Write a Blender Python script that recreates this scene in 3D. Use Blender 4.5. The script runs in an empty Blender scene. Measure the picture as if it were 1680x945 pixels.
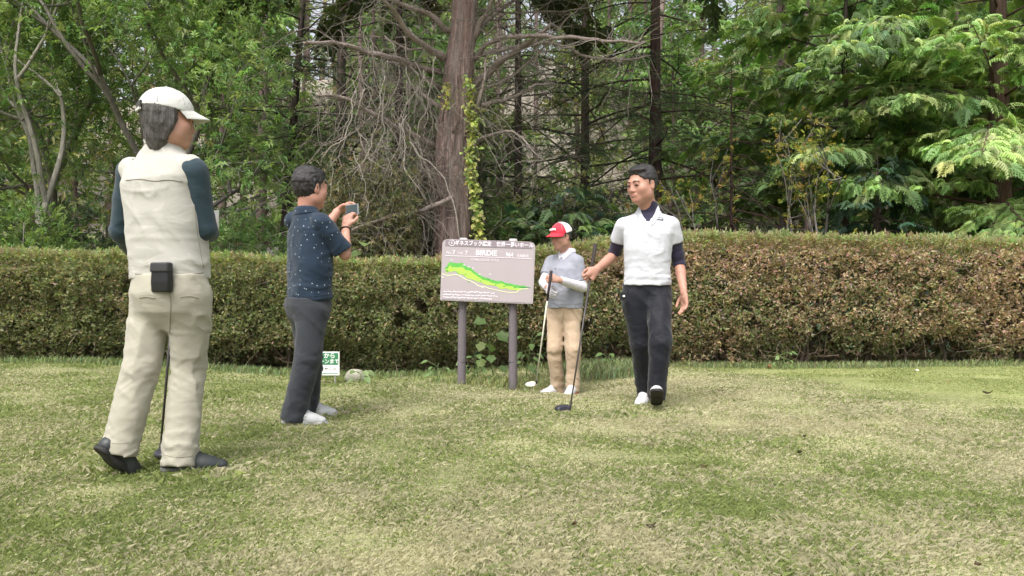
import bpy, math, random
import numpy as np
from mathutils import Vector, Matrix
R = math.radians
rng = np.random.default_rng(7)
random.seed(7)
sc = bpy.context.scene
C = bpy.context.scene.collection

# ------------------------------------------------------------------ camera
F_PX = 1300.0            # focal length in pixels of the 1680-wide photograph
CAM_Z = 0.82             # the phone was held low, almost level
cam_d = bpy.data.cameras.new('camera')
cam_d.sensor_width = 36.0
cam_d.lens = 36.0 * F_PX / 1680.0
cam_d.clip_end = 2000.0
cam_d.clip_start = 0.05
cam = bpy.data.objects.new('camera', cam_d)
cam.location = (0, 0, CAM_Z)
cam.rotation_euler = (R(90), 0, 0)
C.objects.link(cam)
sc.camera = cam

# ------------------------------------------------------------------ light: bright overcast
SUN_EL, SUN_AZ = 58.0, 205.0        # degrees; azimuth clockwise from +Y
w = bpy.data.worlds.new('World')
sc.world = w
w.use_nodes = True
nt = w.node_tree
sky = nt.nodes.new('ShaderNodeTexSky')
sky.sky_type = 'NISHITA'
sky.sun_disc = False
sky.sun_elevation = R(SUN_EL)
sky.sun_rotation = R(SUN_AZ)
sky.air_density = 1.0
sky.dust_density = 6.0
sky.ozone_density = 1.0
hs = nt.nodes.new('ShaderNodeHueSaturation')
hs.inputs['Saturation'].default_value = 0.28
bg = nt.nodes['Background']
nt.links.new(sky.outputs[0], hs.inputs['Color'])
nt.links.new(hs.outputs[0], bg.inputs['Color'])
bg.inputs['Strength'].default_value = 0.15
sun_d = bpy.data.lights.new('sun', 'SUN')
sun_d.energy = 1.1
sun_d.angle = R(28)
sun_d.color = (1.0, 0.95, 0.88)
sun = bpy.data.objects.new('sun', sun_d)
az, el = R(SUN_AZ), R(SUN_EL)
dv = Vector((math.sin(az) * math.cos(el), math.cos(az) * math.cos(el), math.sin(el)))
sun.rotation_euler = dv.to_track_quat('Z', 'Y').to_euler()
sun.location = (0, 0, 30)
C.objects.link(sun)
sc.view_settings.view_transform = 'Standard'
sc.view_settings.look = 'None'
sc.view_settings.exposure = 0.98
sc.view_settings.gamma = 1.0

# ------------------------------------------------------------------ helpers
def P(u, v, Y):
    return np.array([(u - 840.0) / F_PX * Y, Y, CAM_Z - (v - 472.5) / F_PX * Y])

def nrm(v):
    v = np.asarray(v, float)
    return v / (np.linalg.norm(v) + 1e-12)

def ss(a, b, x):
    t = np.clip((x - a) / (b - a), 0, 1)
    return t * t * (3 - 2 * t)

_perm = rng.integers(0, 1 << 30, 4096)
def noise3(p):
    """value noise, -1..1, p (n,3)"""
    p = np.asarray(p, float)
    i = np.floor(p).astype(np.int64)
    f = p - i
    f = f * f * (3 - 2 * f)
    out = 0
    for dx in (0, 1):
        wx = f[:, 0] if dx else 1 - f[:, 0]
        for dy in (0, 1):
            wy = f[:, 1] if dy else 1 - f[:, 1]
            for dz in (0, 1):
                wz = f[:, 2] if dz else 1 - f[:, 2]
                h = (i[:, 0] + dx) * 73856093 ^ (i[:, 1] + dy) * 19349663 ^ (i[:, 2] + dz) * 83492791
                out = out + wx * wy * wz * (_perm[h & 4095] / (1 << 29) - 1)
    return out

def ground_z(x, y):
    x = np.asarray(x, float); y = np.asarray(y, float)
    z = -0.135 * np.exp(-((x - 0.5) / 0.85) ** 2 - ((y - 7.25) / 0.85) ** 2)
    z = z - 0.10 * np.exp(-((x + 1.6) / 1.7) ** 2) * ss(6.4, 8.0, y)
    z = z - 0.05 * ss(6.6, 8.4, y) * ss(-5.5, -3.0, x)
    z = z - 0.04 * np.exp(-((x + 1.3) / 1.0) ** 2 - ((y - 5.1) / 0.9) ** 2)
    z = z + 0.012 * np.sin(x * 1.3 + 0.7) * np.sin(y * 0.9) * ss(1.0, 3.0, y)
    far = ss(15.0, 46.0, y)
    z = z + far * 12.5 * (1 + 0.12 * np.sin(x * 0.09 + 1.0)) - 0.15 * ss(10.5, 12.5, y)
    return z

def raw_mesh(name, V, faces, col=None, mat=None, smooth=True, uv=None):
    """faces: list of int arrays (n,3)/(n,4)"""
    V = np.asarray(V, np.float32)
    me = bpy.data.meshes.new(name)
    faces = [np.asarray(f, np.int32) for f in faces if len(f)]
    nl = sum(f.size for f in faces)
    npoly = sum(len(f) for f in faces)
    me.vertices.add(len(V)); me.loops.add(nl); me.polygons.add(npoly)
    me.vertices.foreach_set('co', V.ravel())
    me.loops.foreach_set('vertex_index', np.concatenate([f.ravel() for f in faces]))
    tot = np.concatenate([np.full(len(f), f.shape[1], np.int32) for f in faces])
    st = np.concatenate([[0], np.cumsum(tot)[:-1]]).astype(np.int32)
    me.polygons.foreach_set('loop_start', st)
    me.polygons.foreach_set('loop_total', tot)
    me.polygons.foreach_set('use_smooth', np.full(npoly, smooth, bool))
    me.update(calc_edges=True)
    if col is not None:
        a = me.color_attributes.new('col', 'FLOAT_COLOR', 'POINT')
        c4 = np.ones((len(V), 4), np.float32); c4[:, :3] = np.clip(col, 0.002, 1)
        a.data.foreach_set('color', c4.ravel())
    if mat:
        me.materials.append(mat)
    return me

def obj(name, V, faces, mat, parent=None, base=None, col=None, smooth=True, kind=None):
    V = np.asarray(V, float)
    if base is not None:
        V = V - np.asarray(base)
    me = raw_mesh(name, V, faces, col, mat, smooth)
    o = bpy.data.objects.new(name, me)
    C.objects.link(o)
    if parent is not None:
        o.parent = parent
    elif base is not None:
        o.location = base
    if kind: o['kind'] = kind
    return o

def tag(o, label=None, cat=None, group=None, kind=None):
    if label: o['label'] = label
    if cat: o['category'] = cat
    if group: o['group'] = group
    if kind: o['kind'] = kind
    return o

def thing(name, label, cat, loc, group=None):
    o = bpy.data.objects.new(name, None)
    o.empty_display_size = 0.2
    C.objects.link(o); o.location = loc
    return tag(o, label, cat, group)

class MB:
    """collects pieces and links them as one mesh"""
    def __init__(s): s.V = []; s.F3 = []; s.F4 = []; s.c = []; s.n = 0
    def add(s, V, F, col=None):
        V = np.asarray(V, float).reshape(-1, 3)
        for f in (F if isinstance(F, list) else [F]):
            f = np.asarray(f)
            if f.size == 0: continue
            (s.F3 if f.shape[1] == 3 else s.F4).append(f + s.n)
        s.V.append(V); s.n += len(V)
        c = np.zeros((len(V), 3)) + (col if col is not None else 0.5)
        s.c.append(c)
    def build(s, name, mat, parent=None, base=None, smooth=True, kind=None):
        F = []
        if s.F3: F.append(np.concatenate(s.F3))
        if s.F4: F.append(np.concatenate(s.F4))
        return obj(name, np.concatenate(s.V), F, mat, parent, base, np.concatenate(s.c), smooth, kind)

def tube(pts, rad, sides=8, cap=True):
    pts = np.asarray(pts, float); n = len(pts)
    rad = np.zeros(n) + rad
    t = np.gradient(pts, axis=0)
    t /= np.linalg.norm(t, axis=1)[:, None] + 1e-12
    ref = np.array([0.31, 0.17, 0.93]) if abs(t[0] @ [0.31, 0.17, 0.93]) < 0.9 else np.array([1.0, 0, 0])
    a = np.cross(t, ref); a /= np.linalg.norm(a, axis=1)[:, None] + 1e-12
    for i in range(1, n):                      # keep the frame from flipping
        if a[i] @ a[i - 1] < 0: a[i] = -a[i]
    b = np.cross(t, a)
    th = np.arange(sides) * 2 * math.pi / sides
    V = pts[:, None] + rad[:, None, None] * (np.cos(th)[None, :, None] * a[:, None] + np.sin(th)[None, :, None] * b[:, None])
    V = V.reshape(-1, 3)
    i = np.arange(n - 1)[:, None] * sides; j = np.arange(sides)[None]; k = (j + 1) % sides
    F = np.stack([i + j, i + k, i + sides + k, i + sides + j], -1).reshape(-1, 4)
    Fs = [F]
    if cap:
        V = np.concatenate([V, pts[:1], pts[-1:]])
        c0, c1 = n * sides, n * sides + 1
        jj = np.arange(sides); kk = (jj + 1) % sides
        Fs.append(np.concatenate([np.stack([kk, jj, np.full(sides, c0)], -1),
                                  np.stack([(n - 1) * sides + jj, (n - 1) * sides + kk, np.full(sides, c1)], -1)]))
    return V, Fs

def spline(pts, n):
    """Catmull-Rom through pts"""
    p = np.asarray(pts, float)
    q = np.concatenate([[2 * p[0] - p[1]], p, [2 * p[-1] - p[-2]]])
    t = np.linspace(0, len(p) - 1 - 1e-6, n); i = t.astype(int); f = (t - i)[:, None]
    a, b, c, d = q[i], q[i + 1], q[i + 2], q[i + 3]
    return 0.5 * (2 * b + (c - a) * f + (2 * a - 5 * b + 4 * c - d) * f ** 2 + (3 * b - a - 3 * c + d) * f ** 3)

def box(c, ax, half):
    """box with axes ax (3x3 rows) and half sizes"""
    s = np.array([[x, y, z] for x in (-1, 1) for y in (-1, 1) for z in (-1, 1)], float) * half
    V = np.asarray(c) + s @ np.asarray(ax)
    F = np.array([[0, 1, 3, 2], [4, 6, 7, 5], [0, 4, 5, 1], [2, 3, 7, 6], [0, 2, 6, 4], [1, 5, 7, 3]])
    return V, F

def stamp(tV, tF, M, T, colr, tcol=None):
    """copies of a template: M (m,3,3) rows = images of the template axes, T (m,3), colr (m,3)"""
    m, n = len(T), len(tV)
    V = np.einsum('vi,mij->mvj', tV, M) + T[:, None]
    F = [(np.asarray(f)[None] + (np.arange(m) * n)[:, None, None]).reshape(-1, np.asarray(f).shape[1]) for f in tF]
    c = np.repeat(colr[:, None], n, 1)
    if tcol is not None: c = c * tcol[None]
    return V.reshape(-1, 3), F, c.reshape(-1, 3)

def frames(d, up, size, roll=None):
    """d (m,3) forward axis -> matrices with rows (side, forward, normal) * size"""
    d = d / (np.linalg.norm(d, axis=1)[:, None] + 1e-9)
    s = np.cross(d, up); ln = np.linalg.norm(s, axis=1)[:, None]
    s = np.where(ln < 1e-3, np.array([1.0, 0, 0]), s / (ln + 1e-9))
    n = np.cross(s, d)
    if roll is not None:
        c, q = np.cos(roll)[:, None], np.sin(roll)[:, None]
        s, n = c * s + q * n, c * n - q * s
    size = np.asarray(size).reshape(-1, 1, 1)
    return np.stack([s, d, n], 1) * size

def rdir(m, zbias=0.0, zs=1.0):
    v = rng.normal(size=(m, 3)); v[:, 2] = v[:, 2] * zs + zbias
    return v / np.linalg.norm(v, axis=1)[:, None]

# ------------------------------------------------------------------ materials
MATS = {}
def N(m, t, **kw):
    n = m.node_tree.nodes.new(t)
    for k, v in kw.items():
        if k in n.inputs: n.inputs[k].default_value = v
        else: setattr(n, k, v)
    return n

def mat(name, col=(0.5, 0.5, 0.5), rough=0.7, var=0.15, vscale=8.0, bump=0.0, bscale=60.0, metal=0.0, spec=0.4,
        stretch=(1, 1, 1), attr=False, transl=0.0, sss=0.0, sheen=0.0, col2=None, fold=0.0):
    if name in MATS: return MATS[name]
    m = bpy.data.materials.new(name); m.use_nodes = True
    nt = m.node_tree; L = nt.links
    b = nt.nodes['Principled BSDF']; out = nt.nodes['Material Output']
    b.inputs['Roughness'].default_value = rough
    b.inputs['Metallic'].default_value = metal
    b.inputs['Specular IOR Level'].default_value = spec
    tc = N(m, 'ShaderNodeTexCoord'); mp = N(m, 'ShaderNodeMapping'); mp.inputs['Scale'].default_value = stretch
    L.new(tc.outputs['Object'], mp.inputs[0])
    nz = N(m, 'ShaderNodeTexNoise', Scale=vscale, Detail=5.0, Roughness=0.6)
    L.new(mp.outputs[0], nz.inputs['Vector'])
    if attr:
        at = N(m, 'ShaderNodeAttribute', attribute_name='col')
        src = at.outputs['Color']
    else:
        rgb = N(m, 'ShaderNodeRGB'); rgb.outputs[0].default_value = (*col, 1)
        src = rgb.outputs[0]
    if col2 is not None:
        mx = N(m, 'ShaderNodeMix', data_type='RGBA')
        rp = N(m, 'ShaderNodeMapRange'); rp.inputs[1].default_value = 0.38; rp.inputs[2].default_value = 0.62
        L.new(nz.outputs[0], rp.inputs[0]); L.new(rp.outputs[0], mx.inputs[0])
        L.new(src, mx.inputs[6]); mx.inputs[7].default_value = (*col2, 1)
        src = mx.outputs[2]
    mr = N(m, 'ShaderNodeMapRange'); mr.inputs[1].default_value = 0.25; mr.inputs[2].default_value = 0.75
    mr.inputs[3].default_value = 1 - var; mr.inputs[4].default_value = 1 + var
    L.new(nz.outputs[0], mr.inputs[0])
    vm = N(m, 'ShaderNodeVectorMath', operation='SCALE')
    L.new(src, vm.inputs[0]); L.new(mr.outputs[0], vm.inputs['Scale'])
    L.new(vm.outputs[0], b.inputs['Base Color'])
    if fold > 0:            # soft creases of cloth
        n3 = N(m, 'ShaderNodeTexNoise', Scale=6.0, Detail=2.0, Roughness=0.5, Distortion=1.2)
        mp3 = N(m, 'ShaderNodeMapping'); mp3.inputs['Scale'].default_value = (1.0, 1.0, 1.9); mp3.inputs['Rotation'].default_value = (0.3, 0.2, 0.4)
        L.new(tc.outputs['Object'], mp3.inputs[0]); L.new(mp3.outputs[0], n3.inputs['Vector'])
        f1 = N(m, 'ShaderNodeMath', operation='SUBTRACT'); f1.inputs[1].default_value = .5; f2 = N(m, 'ShaderNodeMath', operation='ABSOLUTE'); f3 = N(m, 'ShaderNodeMath', operation='POWER'); f3.inputs[1].default_value = .6
        L.new(n3.outputs[0], f1.inputs[0]); L.new(f1.outputs[0], f2.inputs[0]); L.new(f2.outputs[0], f3.inputs[0])
        bf = N(m, 'ShaderNodeBump', Strength=fold, Distance=0.03)
        L.new(f3.outputs[0], bf.inputs['Height']); L.new(bf.outputs[0], b.inputs['Normal'])
    if bump > 0:
        n2 = N(m, 'ShaderNodeTexNoise', Scale=bscale, Detail=6.0, Roughness=0.65)
        L.new(mp.outputs[0], n2.inputs['Vector'])
        bp = N(m, 'ShaderNodeBump', Strength=bump, Distance=0.01)
        L.new(n2.outputs[0], bp.inputs['Height']); L.new(bp.outputs[0], b.inputs['Normal'])
        if fold > 0: L.new(bf.outputs[0], bp.inputs['Normal'])
    if sss > 0:
        b.inputs['Subsurface Weight'].default_value = sss
        b.inputs['Subsurface Radius'].default_value = (0.012, 0.005, 0.003)
        b.inputs['Subsurface Scale'].default_value = 1.0
    if sheen > 0:
        b.inputs['Sheen Weight'].default_value = sheen
    if transl > 0:
        tr = N(m, 'ShaderNodeBsdfTranslucent')
        v2 = N(m, 'ShaderNodeVectorMath', operation='MULTIPLY'); v2.inputs[1].default_value = (1.15, 1.25, 0.6)
        L.new(vm.outputs[0], v2.inputs[0]); L.new(v2.outputs[0], tr.inputs['Color'])
        mx = N(m, 'ShaderNodeMixShader'); mx.inputs[0].default_value = transl
        L.new(b.outputs[0], mx.inputs[1]); L.new(tr.outputs[0], mx.inputs[2]); L.new(mx.outputs[0], out.inputs['Surface'])
    MATS[name] = m
    return m

M_leaf = mat('leaf', attr=True, rough=0.5, var=0.12, vscale=30, transl=0.40, spec=0.35)
M_grass = mat('grass_blade', attr=True, rough=0.75, var=0.08, vscale=4, transl=0.25, spec=0.2)
M_bark = mat('bark', attr=True, rough=0.9, var=0.45, vscale=9, bump=1.0, bscale=18, stretch=(5, 5, 0.5), spec=0.1)
M_twig = mat('twig', attr=True, rough=0.9, var=0.3, vscale=25, spec=0.1)
# ------------------------------------------------------------------ ground
def build_ground():
    ys = np.concatenate([np.arange(-6, 1.6, 0.4), np.arange(1.6, 11, 0.08), np.arange(11, 20, 0.3),
                         np.arange(20, 60, 1.2), np.geomspace(60, 900, 16)])
    xs = np.concatenate([-np.geomspace(9, 700, 26)[::-1], np.arange(-8.8, 8.8, 0.12), np.geomspace(9, 700, 26)])
    X, Y = np.meshgrid(xs, ys, indexing='ij')
    Z = ground_z(X, Y)
    p = np.stack([X.ravel(), Y.ravel(), np.zeros(X.size)], 1)
    rough = ss(9.6, 12, Y).ravel()
    Z = Z.ravel() + noise3(p * [0.9, 0.9, 1]) * 0.10 * rough + noise3(p * [4, 4, 1]) * (0.004 + 0.03 * rough)
    V = np.stack([X.ravel(), Y.ravel(), Z], 1)
    nx, ny = X.shape
    i, j = np.meshgrid(np.arange(nx - 1), np.arange(ny - 1), indexing='ij')
    a = (i * ny + j).ravel()
    F = np.stack([a, a + ny, a + ny + 1, a + 1], 1)
    # colour of the stuff itself: thatch and turf on the tee, leaf litter in the wood
    turf = np.array([0.24, 0.24, 0.125]); litter = np.array([0.085, 0.06, 0.04]); pale = np.array([0.27, 0.24, 0.20])
    w1 = ss(9.0, 9.6, V[:, 1])[:, None]; w2 = ss(17, 24, V[:, 1])[:, None]
    nn = noise3(p * 1.7)[:, None]
    mw = (ss(2.3, 3.8, V[:, 0] + 0.25 * (V[:, 1] - 6)) * ss(4.6, 6.2, V[:, 1]))[:, None]
    turf = turf * (1 - mw) + np.array([0.27, 0.29, 0.12]) * mw
    col = turf * (1 + 0.25 * nn) * (1 - w1) + litter * (1 + 0.35 * nn) * w1 * (1 - w2) + pale * (1 + 0.25 * noise3(p * .35)[:, None]) * w2
    m = mat('soil', attr=True, rough=0.95, var=0.35, vscale=22, bump=0.8, bscale=55, spec=0.1)
    o = obj('ground', V, [F], m, col=col)
    tag(o, kind='structure')
build_ground()

# ------------------------------------------------------------------ grass
def straw_amount(x, y):
    """0 = green, 1 = straw; patches as in the photograph"""
    p = np.stack([x, y, np.zeros_like(x)], 1)
    s = 0.57 + 0.24 * noise3(p * [0.8, 0.8, 1] + 3) + 0.25 * noise3(p * [2.6, 2.6, 1] + 9) + 0.30 * noise3(p * [9, 9, 1])
    s -= 0.75 * ss(2.3, 3.8, x + 0.25 * (y - 6)) * ss(4.6, 6.2, y)          # fresh green at the back right
    s -= 0.35 * ss(7.6, 8.4, y)
    s += 0.35 * np.exp(-((x - 1.2) / 1.6) ** 2 - ((y - 6.3) / 1.3) ** 2)      # worn pale patch by the walking man
    s -= 0.30 * ss(-0.5, -2.0, x)
    s -= 0.5 * np.exp(-((x - 0.75) / 0.3) ** 2 - ((y - 2.95) / 0.25) ** 2)
    s -= 0.5 * np.exp(-((x - 0.72) / 0.4) ** 2 - ((y - 5.2) / 0.16) ** 2)
    s -= 0.5 * np.exp(-((x - 1.75) / 0.35) ** 2 - ((y - 3.0) / 0.4) ** 2)
    s -= 0.4 * np.exp(-((x - 0.85) / 0.3) ** 2 - ((y - 3.9) / 0.35) ** 2)
    s += 0.35 * np.exp(-((x + 0.1) / 0.8) ** 2 - ((y - 2.6) / 0.6) ** 2)
    return np.clip(s, 0, 1)

def blades(n, y0, y1, margin, hmin, hmax, wid, dens_pow=0.0, xr=None, lean=0.9, tall=None):
    t = rng.random(n)
    y = y0 + (y1 - y0) * t
    # uniform over a trapezoid: weight by width
    keep = rng.random(n) < (y / y1) ** (1 - dens_pow)
    y = y[keep]; n = len(y)
    half = y * (840 / F_PX) * margin + 0.15
    x = (rng.random(n) * 2 - 1) * half
    if xr is not None:
        x = xr[0] + (xr[1] - xr[0]) * rng.random(n)
    return x, y

FEET = [((1045 - 840) / F_PX * 5.6, 5.6), ((1075 - 840) / F_PX * 5.3, 5.3), ((905 - 840) / F_PX * 7.3, 7.3), ((935 - 840) / F_PX * 7.15, 7.15), ((495 - 840) / F_PX * 4.9, 4.9), ((518 - 840) / F_PX * 5.22, 5.22), ((215 - 840) / F_PX * 3.5, 3.5), ((285 - 840) / F_PX * 3.52, 3.52), ((330 - 840) / F_PX * 3.56, 3.56)]
def grass_mesh():
    Vs, Fs, Cs = [], [], []
    off = 0
    specs = [(230000, 1.9, 3.4, 0.0020, 0.023), (200000, 3.4, 5.2, 0.0028, 0.022), (160000, 5.2, 7.4, 0.0042, 0.022), (100000, 7.4, 9.2, 0.0062, 0.022)]
    for (n, y0, y1, wd, hh) in specs:
        x, y = blades(n, y0, y1, 1.22, 0, 0, wd)
        fx, fy = [], []
        for (px, py) in FEET:          # longer blades standing up round the shoes
            if y0 <= py < y1: fx.append(px + rng.normal(size=420) * .13); fy.append(py + rng.normal(size=420) * .11)
        nb_ = len(x)
        if fx: x = np.concatenate([x] + fx); y = np.concatenate([y] + fy)
        boost = np.ones(len(x)); boost[nb_:] = 1.75
        n = len(x)
        s = straw_amount(x, y)
        mown = ss(2.3, 3.8, x + 0.25 * (y - 6)) * ss(4.6, 6.2, y)
        h = boost * hh * (0.5 + rng.random(n)) * (1 - 0.35 * mown) * (0.8 + 0.45 * noise3(np.stack([x, y, 0 * x], 1) * 3.1) )
        wdt = wd * (0.6 + 0.8 * rng.random(n))
        a = rng.random(n) * 2 * math.pi
        # tufts lean together a little
        la = noise3(np.stack([x, y, 0 * x], 1) * 2.3) * 3 + 1.0
        ln = h * (0.3 + 1.3 * rng.random(n) ** 1.2)
        d = np.stack([np.cos(a) + 0.15 * np.cos(la), np.sin(a) + 0.15 * np.sin(la)], 1)
        d /= np.linalg.norm(d, axis=1)[:, None] + 1e-6
        side = np.stack([-d[:, 1], d[:, 0]], 1)
        rot = rng.random(n) * 1.6 - 0.8
        side = side * np.cos(rot)[:, None] + d * np.sin(rot)[:, None]
        z = ground_z(x, y) - 0.004
        b0 = np.stack([x - side[:, 0] * wdt / 2, y - side[:, 1] * wdt / 2, z], 1)
        b1 = np.stack([x + side[:, 0] * wdt / 2, y + side[:, 1] * wdt / 2, z], 1)
        mx = x + d[:, 0] * ln * 0.35; my = y + d[:, 1] * ln * 0.35; mz = z + h * 0.68
        m1 = np.stack([mx + side[:, 0] * wdt * 0.45, my + side[:, 1] * wdt * 0.45, mz], 1)
        tp = np.stack([x + d[:, 0] * ln, y + d[:, 1] * ln, z + h * (0.95 - 0.5 * rng.random(n) * (ln / h > 0.9))], 1)
        V = np.stack([b0, b1, m1, tp], 1).reshape(-1, 3)
        k = off + np.arange(n) * 4
        F = np.concatenate([np.stack([k, k + 1, k + 2], 1), np.stack([k, k + 2, k + 3], 1)])
        isst = rng.random(n) < s
        straw = np.array([0.47, 0.435, 0.29]); green = np.array([0.155, 0.195, 0.075]); lime = np.array([0.27, 0.315, 0.105])
        r = rng.random(n)[:, None]
        g = green * (1 - r) + lime * r
        c = np.where(isst[:, None], straw * (0.72 + 0.4 * rng.random(n)[:, None]), g * (0.8 + 0.4 * rng.random(n)[:, None]))
        gg = mown[:, None]
        c = c * (1 - gg) + (c * 0.55 + np.array([0.31, 0.345, 0.14]) * 0.45) * gg
        Vs.append(V); Fs.append(F); Cs.append(np.repeat(c, 4, 0)); off += n * 4
    o = obj('grass', np.concatenate(Vs), [np.concatenate(Fs)], M_grass, col=np.concatenate(Cs), smooth=False)
    tag(o, 'short dry and green turf of the golf tee', 'grass', kind='stuff')
grass_mesh()

def tall_grass(name, label, cx, cy, rx, ry, n, h0, colr):
    x = cx + rx * np.clip(rng.normal(size=n), -2, 2) / 2; y = cy + ry * np.clip(rng.normal(size=n), -2, 2) / 2
    z = ground_z(x, y) - 0.01
    h = h0 * (0.4 + 0.8 * rng.random(n)); a = rng.random(n) * 6.283; wd = 0.004 + 0.004 * rng.random(n)
    d = np.stack([np.cos(a), np.sin(a)], 1); s = np.stack([-np.sin(a + .5), np.cos(a + .5)], 1)
    ln = h * (0.1 + 0.7 * rng.random(n))
    def pt(fx, fz, fw): return np.stack([x + d[:, 0] * ln * fx + s[:, 0] * wd * fw, y + d[:, 1] * ln * fx + s[:, 1] * wd * fw, z + h * fz], 1)
    V = np.stack([pt(0, 0, -.5), pt(0, 0, .5), pt(.3, .6, .5), pt(.3, .6, -.5), pt(1, .95, 0)], 1).reshape(-1, 3)
    k = np.arange(n) * 5
    c = np.array(colr) * (0.6 + 0.8 * rng.random((n, 1))) * (1 + 0.12 * rng.normal(size=(n, 3)))
    o = obj(name, V, [np.stack([k, k + 1, k + 2, k + 3], 1), np.stack([k + 3, k + 2, k + 4], 1)], M_grass, col=np.repeat(c, 5, 0), smooth=False, kind='stuff')
    tag(o, label, 'grass')
tall_grass('long_grass', 'tufts of long green grass left uncut between the golfers at the hedge foot', 0.95, 8.25, 0.55, 0.35, 4200, 0.15, (0.23, 0.27, 0.14))
tall_grass('long_grass', 'ragged green grass along the hedge foot on the right', 3.6, 8.75, 3.4, 0.14, 5200, 0.085, (0.23, 0.27, 0.13))
tall_grass('long_grass', 'ragged green grass along the hedge foot on the left behind the two standing golfers', -3.2, 8.7, 3.6, 0.16, 5200, 0.09, (0.21, 0.27, 0.12))
tall_grass('long_grass', 'grass grown up round the feet of the hole sign posts', -0.15, 7.75, 0.6, 0.3, 1800, 0.09, (0.24, 0.27, 0.11))

# ------------------------------------------------------------------ leaf and spray templates
def t_leaf(wd=0.42, fold=0.12, curl=-0.15):
    V = np.array([[0, 0, 0], [wd / 2, .45, fold], [0, 1, curl], [-wd / 2, .45, fold]])
    return V, [np.array([[0, 1, 2], [0, 2, 3]])]
def t_leaf6(wd=0.5, fold=0.10, curl=-0.25):
    V = np.array([[0, 0, 0], [wd / 2, .33, fold], [wd * .42, .66, fold * .3], [0, 1, curl], [-wd * .42, .66, fold * .3], [-wd / 2, .33, fold], [0, .5, -.02]])
    return V, [np.array([[0, 1, 6], [1, 2, 6], [2, 3, 6], [3, 4, 6], [4, 5, 6], [5, 0, 6]])]
def t_sprig(n=5, wd=0.34, seed=1, spread=1.0):
    """a twig end with several small leaves"""
    r = np.random.default_rng(seed)
    lv, lf = t_leaf(wd)
    V, F = [], []
    for i in range(n):
        t = (i + .5) / n; s = 1 if i % 2 else -1
        a = s * (0.95 - 0.4 * t) * spread if i < n - 1 else 0
        L = 0.5 * (0.8 + .4 * r.random())
        c, q = math.cos(a), math.sin(a)
        roll = r.normal() * .6
        v = lv.copy() * L
        x, z = v[:, 0] * math.cos(roll) + v[:, 2] * math.sin(roll), v[:, 2] * math.cos(roll) - v[:, 0] * math.sin(roll)
        V.append(np.stack([x * c + v[:, 1] * q, -x * q + v[:, 1] * c + t * .6, z + r.normal() * .06 + v[:, 1] * r.normal() * .3], 1))
        F.append(lf[0] + 4 * i)
    return np.concatenate(V), [np.concatenate(F)]
def t_cypress(seed=1, n=8, droop=0.75, wd=0.047):
    """flat drooping fan of scale foliage"""
    r = np.random.default_rng(seed)
    V, F, k = [], [], 0
    col = []
    def strip(p0, p1, p2, w):
        nonlocal k
        d = nrm(p2 - p0); s = nrm(np.cross(d, [0, 0, 1.0])) * w
        V.extend([p0 - s * .6, p0 + s * .6, p1 + s, p2, p1 - s]); F.append([k, k + 1, k + 2]); F.append([k, k + 2, k + 4]); F.append([k + 4, k + 2, k + 3])
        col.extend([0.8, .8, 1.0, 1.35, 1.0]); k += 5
    def axis(t): return np.array([0.03 * math.sin(3 * t + seed), t, 0.10 * math.sin(t * 2.2) - droop * t ** 2.2 * .6])
    strip(axis(0), axis(.5), axis(1), wd * .5)
    for i in range(n):
        t = 0.08 + 0.86 * i / (n - 1)
        for s in (-1, 1):
            p0 = axis(t + 0.02 * s)
            L = (0.50 * (1 - t) ** .7 + 0.14) * (0.8 + 0.35 * r.random())
            an = 0.85 - 0.25 * t
            d = np.array([s * math.sin(an), math.cos(an), 0])
            p2 = p0 + d * L + [0, 0, -droop * L * .55 + r.normal() * .03]
            p1 = p0 + d * L * .5 + [0, 0, 0.03]
            strip(p0, p1, p2, wd)
            # side shoots
            for q in (0.35, 0.65):
                if L < .2: break
                b0 = p0 + (p2 - p0) * q
                for g in (-1, 1):
                    an2 = g * .75
                    d2 = np.array([d[0] * math.cos(an2) + d[1] * math.sin(an2), -d[0] * math.sin(an2) + d[1] * math.cos(an2), -.35])
                    l2 = L * .38 * (1.1 - q)
                    strip(b0, b0 + d2 * l2 * .5, b0 + d2 * l2, wd * .8)
    return np.array(V), [np.array(F)], np.array(col)[:, None]
def t_needle(seed=1, n=24, wd=0.015):
    r = np.random.default_rng(seed)
    V, F, k = [], [], 0
    V += [[-.012, 0, 0], [.012, 0, 0], [0, 1, -.08]]; F.append([0, 1, 2]); k = 3
    for i in range(n):
        t = .05 + .9 * i / n; a = r.random() * 6.28; L = .17 * (1.1 - .4 * t)
        d = np.array([math.cos(a) * .75, .6, math.sin(a) * .45]); p0 = np.array([0, t, -.08 * t])
        s = np.array([-math.sin(a), 0, math.cos(a)]) * wd
        V += [p0 - s * .6 - d * .02, p0 + s * .6, p0 + d * L]; F.append([k, k + 1, k + 2]); k += 3
    return np.array(V, float), [np.array(F)], np.ones((len(V), 1))
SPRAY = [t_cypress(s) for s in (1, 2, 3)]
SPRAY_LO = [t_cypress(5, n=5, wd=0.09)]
NEEDLE = [t_needle(s) for s in (1, 2)]
SPRIG = [t_sprig(6, .36, s) for s in (1, 2, 3)]
SPRIG = [(a, b, np.ones((len(a), 1))) for a, b in SPRIG]

def scatter(mb, tmpls, T, D, size, cols, up=(0, 0, 1), roll=0.6):
    """place template copies: T (m,3) positions, D (m,3) directions"""
    m = len(T)
    if m == 0: return
    pick = rng.integers(0, len(tmpls), m)
    size = np.zeros(m) + size
    rl = rng.normal(size=m) * roll
    for q, (tv, tf, tc) in enumerate(tmpls):
        s = pick == q
        if not s.any(): continue
        Mx = frames(D[s], np.array(up, float), size[s], rl[s])
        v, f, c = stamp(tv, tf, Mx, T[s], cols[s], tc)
        mb.add(v, f, c)

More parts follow.
